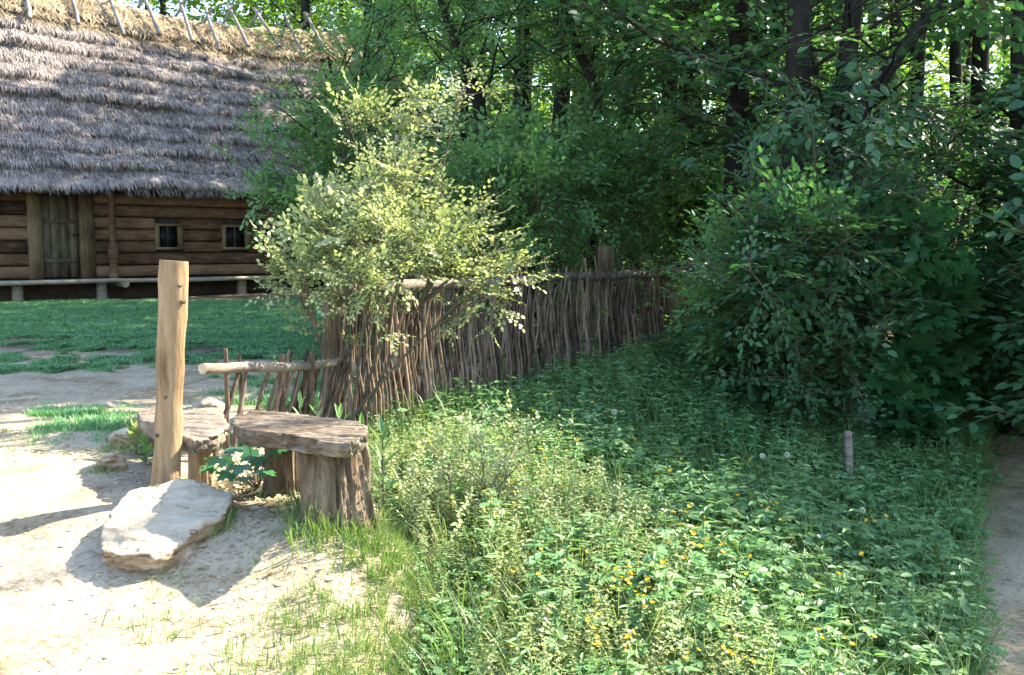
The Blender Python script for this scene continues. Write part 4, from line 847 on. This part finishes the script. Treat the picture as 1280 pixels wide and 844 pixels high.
# buttercups
FL_ = Soup(); a = np.arange(5) * 2 * math.pi / 5; T5 = dict(V=np.array([(0, 0, 0), (-.5, .6, .25), (-.3, 1, .45), (.3, 1, .45), (.5, .6, .25)]), F=[(np.array([[0, 4, 3, 2, 1]]), 0)], R=np.full(5, .6))
FL_.inst(T5, frames(np.stack([np.cos(a), np.sin(a), 0 * a + .1], -1), np.tile([0, 0, 1.0], (5, 1))) * .0125, np.zeros((5, 3)), g.random(5))
tube(FL_, [(0, 0, 0), (0, 0, .004)], [.0035, .002], 6, 0, .2); tube(FL_, [(0, 0, 0), (.006, 0, -.1), (0, .01, -.32)], .0013, 3, 1, .3, cap=False)
bc = FL_.build('buttercup', [M['yellow'], M['grass']]); tag(bc, 'small yellow buttercup flower on a thin stalk in the meadow', 'flower', 'yellow buttercups scattered in the meadow')
spots = []
for cx, cy_, rx, ry, n in ((612, 612, 26, 24, 16), (640, 590, 30, 30, 9), (705, 550, 25, 18, 8), (760, 515, 60, 22, 6), (870, 640, 40, 22, 14), (800, 725, 40, 25, 22), (905, 680, 45, 15, 11), (830, 700, 20, 15, 9), (960, 640, 40, 10, 5), (1095, 650, 14, 7, 7), (760, 790, 30, 40, 12), (910, 820, 60, 18, 12), (1050, 800, 40, 25, 7), (700, 740, 80, 60, 10), (1000, 700, 80, 50, 6), (860, 575, 70, 40, 6)):
    spots += [(g.normal(cx, rx * .6), g.normal(cy_, ry * .6)) for _ in range(n)]
def top_at(px, py, lift):                                # plant base such that its top, lift above ground, is seen at the pixel
    r = ray(px, py); d = 2.2
    while d < 16:
        p = np.array([0, 0, EYE]) + r * (d / r[1])
        if p[2] <= float(gz(p[0], p[1])) + lift: return p
        d += .01
    return p
for i, (px, py) in enumerate(spots):
    o = bc if i == 0 else bc.copy()
    if i: col.objects.link(o)
    p = top_at(px, py, g.uniform(.38, .50)); o.location = p; o.rotation_euler = (g.normal(-.1, .35) + .25, g.normal(0, .35), g.random() * 6.28); sc_ = g.uniform(.65, 1.1) * (1 + .05 * max(0, p[1] - 4)); o.scale = (sc_,) * 3
# dandelion clocks
first = None
for i, (px, py) in enumerate(((713, 527), (768, 515), (984, 568), (953, 570), (1078, 638))):
    p = top_at(px, py, .42)
    if first is None:
        root = thing('dandelion', 'white dandelion clock on a bare stalk above the meadow herbs', 'flower', p, 'dandelion clocks in the meadow'); first = root
        s = Soup(); n = 130; v = g.normal(0, 1, (n, 3)); v /= np.linalg.norm(v, axis=1)[:, None]; s.inst(LT['round'], frames(v + g.normal(0, .2, (n, 3)), g.normal(0, 1, (n, 3))) * .010, p + v * .009, g.random(n)); s.build('seed_head', M['white'], root)
        s = Soup(); tube(s, [p, p + [.01, 0, -.2], p + [0, 0, -.44]], .0022, 4, 0, .5, cap=False); s.build('stem', M['grass'], root)
    else:
        r = first.copy(); col.objects.link(r); r.location = p; r.rotation_euler = (0, 0, i); r.scale = (1 + .04 * max(0, p[1] - 5),) * 3
        for ch in list(first.children): c = ch.copy(); col.objects.link(c); c.parent = r
p = top_at(1026, 672, .38); s = Soup(); a = np.arange(5) * 1.257; s.inst(T5, frames(np.stack([np.cos(a), np.sin(a), 0 * a + .1], -1), np.tile([0, -.3, 1.0], (5, 1))) * .022, np.tile(p, (5, 1)), g.random(5)); tube(s, [p, p - [0, 0, .38]], .0015, 3, 1, .3, cap=False)
tag(s.build('bellflower', [M['blue'], M['grass']]), 'single small blue flower low in the shaded meadow', 'flower')

# ================================================================== BUSHES
def bush(name, label, base, stems, kind, leafm, seed, keep=None, sc=1.0, group=None, step=.12, sub=8, up=.5, cat='bush', subl=.42, lo=.25):
    g = np.random.default_rng(seed); root = thing(name, label, cat, base, group); st = Soup(); cr = Soup(); pos, dr = [], []; base = np.array(base)
    main = []
    for (px, py, d) in stems:
        e = at(px, py, d)
        b1 = base + g.normal(0, .06, 3) * [1, 1, 0] - [0, 0, .1]
        if len(main) >= 7:                               # later stems fork off the nearest main stem
            c_ = [m_[4] for m_ in main[:7]]; b1 = min(c_, key=lambda q: np.linalg.norm(q - e)) + 0.0
        mid = b1 * .45 + e * .55; mid[2] = b1[2] + (e[2] - b1[2]) * .75; t = np.linspace(0, 1, 9)[:, None]
        P = b1 * (1 - t) ** 2 + 2 * mid * t * (1 - t) + e * t ** 2 + np.cumsum(g.normal(0, .012, (9, 3)), 0) * t; L = np.linalg.norm(P[-1] - P[0]); main.append(P)
        tube(st, P, np.linspace(.013 * max(1, L / 1.8), .003, 9), 5, 0, .6, cap=False)
        for k in range(sub if len(main) <= 7 else max(4, int(sub * .8))):
            tt = lo + (1 - lo) * k / (sub - 1); f = tt * 8; i = min(int(f), 7); p = P[i] * (1 - f + i) + P[i + 1] * (f - i); dd = P[i + 1] - P[i]; dd /= np.linalg.norm(dd)
            d2 = dd * .55 + g.normal(0, .75, 3) + [0, 0, .15]; l2 = subl * L * (1.15 - tt) * g.uniform(.6, 1.2) + .08; B = limb_path(p, d2, l2, g, 4, .05, .18)
            tube(st, B, np.linspace(.004, .002, 5), 3, 0, .6, cap=False)
            for x in np.linspace(.1, 4, max(2, int(l2 / step))): i = min(int(x), 3); pos.append(B[i] * (1 - x + i) + B[i + 1] * (x - i)); dr.append((B[i + 1] - B[i]) / l2 * 4 + g.normal(0, .5, 3))
        pos.append(P[-1]); dr.append(P[-1] - P[-2])
    put_twigs(cr, kind, np.array(pos), np.array(dr), g, sc, up, keep); st.build('stem', M['twig'], root); cr.build('foliage', [M[leafm], M['twig']], root); return root
g = np.random.default_rng(5)
bb = at(440, 470, 7.0); bb[2] = .4
ends = [(352, 325, 6.6), (490, 225, 7.1), (400, 255, 7.1), (590, 285, 7.3), (470, 290, 6.6), (545, 255, 7.4), (640, 335, 7.4), (368, 300, 6.9), (390, 255, 7.1), (420, 235, 7.0), (455, 225, 6.9), (490, 205, 7.1), (520, 225, 7.2), (555, 255, 7.3), (590, 285, 7.3), (620, 310, 7.3), (640, 335, 7.4), (650, 360, 7.3), (400, 300, 6.7), (440, 290, 6.6), (480, 280, 6.6), (520, 300, 6.7), (560, 325, 6.8), (430, 345, 6.4), (475, 340, 6.4), (380, 340, 6.6), (520, 345, 6.6), (600, 340, 7.0), (470, 240, 7.3), (440, 260, 7.4), (500, 255, 7.5), (545, 285, 7.5), (410, 330, 7.4), (505, 215, 6.9), (575, 270, 7.0), (360, 350, 6.7), (420, 315, 6.9), (470, 300, 7.0), (450, 320, 7.1), (395, 275, 6.9), (540, 240, 7.2)]
bush('sunlit_bush', 'airy sunlit bush with pale yellow-green leaves at the corner of the tall wattle fence', bb, ends, 'bush', 'leaf_sun', 4, sc=.88, step=.15, sub=7, subl=.19, lo=.45)
bush('young_tree', 'thin bare-stemmed sapling whose sunlit top twigs rise above the pale bush', gp(500, 8.2), [(450, 140, 7.6), (440, 150, 7.5), (590, 112, 7.7), (560, 140, 7.7), (515, 150, 7.5), (500, 190, 7.6)], 'bush', 'leaf_sun', 12, sc=.9, step=.22, sub=4, subl=.12, cat='sapling', lo=.84)
# pale frothy herbs lit below the fence, right of the stump
for i, (px, d, lab, en) in enumerate(((590, 5.0, 'loose sunlit twiggy herb clump at the left edge of the meadow', [(560, 575, 4.9), (600, 560, 5.1), (640, 575, 5.1), (650, 540, 5.4)]),)):
    bush('low_bush', lab, gp(px, d), en, 'bush', 'leaf_sun', 40 + i, sc=.55, step=.09, sub=6, subl=.25)
# shaded shrubs at the right, layered sprays
KS = [sunkeep]
def shrub(label, px, d, ends, kind, leafm, seed, sc=1.0, step=.17, sub=9, subl=.40, name='shrub'):
    return bush(name, label, gp(px, d), ends, kind, leafm, seed, KS, sc, None, step, sub, .62, 'shrub', subl)
def fan(cx, cy_, rx, ry, d, n, g, dd=.8): 
    out = []
    for k in range(n): a = g.uniform(0, 6.28); r_ = math.sqrt(g.random()); out.append((cx + rx * r_ * math.cos(a), cy_ + ry * r_ * math.sin(a), d + g.normal(0, dd * .5)))
    return out
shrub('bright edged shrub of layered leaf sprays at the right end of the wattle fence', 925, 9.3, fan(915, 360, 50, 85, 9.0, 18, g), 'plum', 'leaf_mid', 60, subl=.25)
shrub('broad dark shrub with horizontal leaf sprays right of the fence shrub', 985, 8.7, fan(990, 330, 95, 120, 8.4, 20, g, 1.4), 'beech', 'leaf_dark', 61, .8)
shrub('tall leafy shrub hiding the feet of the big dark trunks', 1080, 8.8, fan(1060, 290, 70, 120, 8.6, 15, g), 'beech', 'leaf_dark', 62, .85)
shrub('young maple with large lobed leaves behind the grey stake', 1150, 8.9, fan(1155, 480, 45, 65, 8.7, 12, g, .4), 'maple', 'leaf_maple', 63, .72, .26, 6, .25)
shrub('tall maple sapling at the shady mouth of the footpath', 1175, 9.2, fan(1150, 340, 60, 100, 8.9, 16, g), 'maple', 'leaf_maple', 64, .62, .26, 7, .25)
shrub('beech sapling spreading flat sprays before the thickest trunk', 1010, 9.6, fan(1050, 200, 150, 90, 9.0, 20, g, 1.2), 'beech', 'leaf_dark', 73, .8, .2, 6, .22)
for px_, d_, lab_ in ((1400, 7.6, 'added unseen dense shrub right of the footpath, blocking skylight'), (1390, 9.4, 'added unseen tall dense shrub right of the footpath bend, blocking skylight'), (1330, 10.8, 'added dark shrub beyond the footpath bend, blocking skylight')):  # dense shrubs added on the right to block skylight
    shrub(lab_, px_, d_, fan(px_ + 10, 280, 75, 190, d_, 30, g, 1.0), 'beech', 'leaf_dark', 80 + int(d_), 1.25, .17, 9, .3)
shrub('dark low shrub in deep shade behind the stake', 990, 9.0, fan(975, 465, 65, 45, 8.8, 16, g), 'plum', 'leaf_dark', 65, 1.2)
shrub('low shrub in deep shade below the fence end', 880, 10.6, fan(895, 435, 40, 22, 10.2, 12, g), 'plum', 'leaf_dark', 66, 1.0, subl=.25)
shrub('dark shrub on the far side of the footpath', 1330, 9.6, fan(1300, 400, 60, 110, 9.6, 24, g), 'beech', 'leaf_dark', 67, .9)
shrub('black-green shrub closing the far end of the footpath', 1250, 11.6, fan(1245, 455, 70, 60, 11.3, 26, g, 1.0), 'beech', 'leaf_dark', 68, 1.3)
shrub('leafy bush leaning over the middle of the wattle fence', 735, 12.2, fan(760, 205, 80, 60, 11.9, 26, g), 'plum', 'leaf_mid', 70, 1.1)
shrub('leafy bush behind the near half of the tall wattle fence', 620, 10.4, fan(640, 240, 80, 75, 10.6, 26, g), 'plum', 'leaf_mid', 71, 1.1)
shrub('bush behind the far end of the wattle fence', 850, 14.9, fan(850, 220, 80, 60, 14.6, 26, g, 1.0), 'plum', 'leaf_mid', 72, 1.3)

shrub('slender tree whose leafy boughs hang before the right end of the cottage eave', 470, 11.4, [(305, 215, 11), (325, 175, 11), (345, 235, 11), (360, 195, 11), (385, 155, 11.2), (405, 125, 11.2), (335, 255, 10.9), (375, 250, 11), (410, 185, 11.1), (425, 95, 11.3), (445, 215, 11.2), (395, 215, 11.1), (460, 160, 11.4), (310, 250, 10.8), (350, 160, 11.2), (440, 60, 11.5), (480, 40, 11.6), (430, 250, 11)], 'plum', 'leaf_mid', 95, 1.0, .16, 9, .16, name='slender_tree')
# ================================================================== TREES
tree('leafy_tree', 'spreading small-leaved tree behind the pale bush, branches reaching towards the cottage roof', 'tree', gp(545, 13.0), 9.5, .13, 'plum', 'leaf_mid', 201, .12, 3.2, 30,
     trunk=[gp(612, 13), at(607, 230, 13), at(598, 120, 13), at(560, 30, 13), at(530, -80, 13), at(520, -250, 13)], sc=1.25, step=.20)
tree('leafy_tree', 'crooked dark-stemmed tree behind the middle of the wattle fence', 'tree', gp(740, 12.6), 9, .12, 'plum', 'leaf_mid', 202, .18, 2.8, 26,
     trunk=[gp(742, 13), at(738, 200, 13), at(748, 110, 13.2), at(715, 50, 13.2), at(700, -60, 13), at(705, -260, 13)], sc=1.25, step=.20)
tree('leafy_tree', 'light tree whose low branches hang in front of the cottage eave', 'tree', gp(500, 12.0), 6, .07, 'plum', 'leaf_mid', 203, .22, 2.3, 40,
     trunk=[gp(520, 12), at(490, 290, 11.8), at(450, 200, 11.6), at(420, 130, 11.5), at(410, 70, 11.4)], sc=1.0, step=.24)
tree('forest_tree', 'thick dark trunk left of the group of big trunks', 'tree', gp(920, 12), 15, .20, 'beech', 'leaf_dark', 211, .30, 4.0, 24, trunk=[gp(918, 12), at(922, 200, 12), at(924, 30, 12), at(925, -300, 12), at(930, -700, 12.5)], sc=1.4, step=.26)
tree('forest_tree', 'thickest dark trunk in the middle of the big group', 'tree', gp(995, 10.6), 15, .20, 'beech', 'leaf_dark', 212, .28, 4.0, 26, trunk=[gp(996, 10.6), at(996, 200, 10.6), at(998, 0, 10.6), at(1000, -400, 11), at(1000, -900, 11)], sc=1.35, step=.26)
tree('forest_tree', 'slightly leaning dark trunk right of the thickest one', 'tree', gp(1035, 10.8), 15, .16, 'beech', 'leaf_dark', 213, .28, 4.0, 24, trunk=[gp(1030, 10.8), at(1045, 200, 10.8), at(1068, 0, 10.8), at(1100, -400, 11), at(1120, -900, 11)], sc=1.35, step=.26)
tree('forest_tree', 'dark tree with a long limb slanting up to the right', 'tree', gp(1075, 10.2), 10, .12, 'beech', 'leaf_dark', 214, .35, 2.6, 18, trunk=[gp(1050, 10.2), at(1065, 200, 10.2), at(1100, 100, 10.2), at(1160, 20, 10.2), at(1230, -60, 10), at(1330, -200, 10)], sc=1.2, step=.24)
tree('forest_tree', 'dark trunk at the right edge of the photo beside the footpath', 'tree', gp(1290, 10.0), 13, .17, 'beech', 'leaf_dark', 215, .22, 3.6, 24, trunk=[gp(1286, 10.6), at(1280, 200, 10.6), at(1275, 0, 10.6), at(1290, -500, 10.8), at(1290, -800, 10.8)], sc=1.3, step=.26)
for i, (px, d, lab) in enumerate(((835, 15.5, 'slim dark trunk, first left of the thick left trunk'), (862, 17.5, 'slim dark trunk between two other slim ones'), (880, 16.5, 'slim dark trunk close to the thick left trunk'), (655, 17, 'slim tree deep behind the near half of the wattle fence'), (790, 18, 'slim tree behind the far half of the wattle fence'), (465, 27, 'slim tree right beside the cottage gable'), (575, 22, 'slim tree far behind the pale bush'), (1140, 15, 'slim tree seen between the slanting limb and the path'), (955, 17, 'slim tree between the thick left and the middle trunk'), (1225, 14, 'slim leafy tree low behind the mouth of the footpath'), (1110, 20, 'slim tree farther back behind the slanting limb'), (1175, 19, 'slim tree far behind the mouth of the footpath'), (1265, 16, 'slim leafy tree behind the trunk at the right edge'), (1010, 21, 'slim tree far behind the thickest trunk'), (715, 21, 'slim tree far behind the crooked tree'))):
    tree('slim_tree', lab, 'tree', gp(px, d), 13 + (d > 20) * 2, .12 + .003 * d, 'plum' if d < 17 else 'far', 'leaf_mid' if px < 860 else 'leaf_dark', 230 + i, .12, 3.0, 24, sc=1.5 if d < 17 else .8, step=.25)
# canopy shading path, meadow and yard; unseen trees at right added for it
for i, (x, y, h, lab) in enumerate(((7.6, 6.6, 11, 'added unseen tall tree right of the footpath, casting shade'), (9.6, 10.5, 14, 'broad tree right of the footpath, added for shade'), (11.5, 12.0, 12, 'bushy tree beyond the footpath, added for shade'), (12.5, 7.5, 14, 'added unseen broad tree far right of the footpath, casting shade'), (8.0, 14.5, 15, 'broad tree behind the big trunks'), (4.2, 17.0, 14, 'broad tree behind the end of the wattle fence'), (1.0, 19.5, 14, 'broad tree behind the thicket in the middle'), (0.5, 26, 17, 'tall tree behind the right end of the cottage'), (6, 24, 17, 'tall tree in the middle of the wood'), (-1.0, 31.5, 18, 'tall tree behind the cottage roof end'), (3.0, 29, 18, 'tall tree deep behind the bushes in the middle'), (-4.5, 35.5, 17, 'tall tree rising behind the cottage ridge'))):
    if i < 7 or True: tree('canopy_tree', lab, 'tree', (x, y, float(gz(x, y))), h, .22, 'canopy', 'leaf_dark' if x > 5 else 'leaf_mid', 260 + i, .22, 4.6 if y < 25 else 5.6, 30 if y < 25 else 40, sc=1.0 if y < 25 else 1.25, step=.36, elev=(-.05, .8))
# trees far back: three built, the rest copies
protos = [tree('distant_tree', 'bright sunlit tree deep in the wood behind the others', 'tree', (0, 40, 0.4), 14, .2, 'far', 'leaf_far', 280 + k, .08, 4.2, 30, keep=[], sc=1.1, step=.42, group='distant sunlit trees of the wood') for k in range(3)]
spots = []
for row, (yy, n) in enumerate(((27, 8), (35, 12), (44, 14), (55, 15))):
    for k in range(n): spots.append((-.25 * yy + (1.05 * yy) * (k + g.uniform(.15, .85)) / n, yy + g.normal(0, 1.8)))
spots = [(x, y) for x, y in spots if not (x < 2 and y < 40) or (x < -1 and y > 34)]
spots = [(x, y) for x, y in spots if not (abs(proj([x, y, 9])[0] - 1200) < 18 and y < 50)]
for k, (x, y) in enumerate(spots + [(-14, 40), (-9, 42), (-18, 38), (-23, 35), (-16.5, 46), (-11.5, 45), (-7, 44), (-21, 42), (-5, 40)]):
    if k < 3: o = protos[k]; o.location = (x, y, float(gz(x, y)))
    else: copy_tree(protos[k % 3], (x, y, float(gz(x, y)) - .1), g.random() * 6.28, g.uniform(.75, 1.15) * (1.25 if x < -4 and y > 33 else 1))
s = Soup(); n = 9000; yy = g.uniform(66, 80, n); px = g.uniform(-120, 1420, n); xx = (px - 640) / FPX * yy; hmax = 7 + 8 * fbm(xx * .12, 0 * xx, 4); hmax = hmax * (1 - .65 * np.exp(-((px - 1200) / 60.0) ** 2)); zz = hmax * g.random(n) ** .8
a = g.random(n) * 6.28; put_twigs(s, 'far', np.stack([xx, yy, zz + .3], -1), np.stack([np.cos(a), np.sin(a), g.normal(0, .4, n)], -1), g, 2.6, .6)
stuff(s.build('far_wood', [M['leaf_far'], M['twig']]), 'pale sunlit edge of the far wood seen through the trees', 'wood')
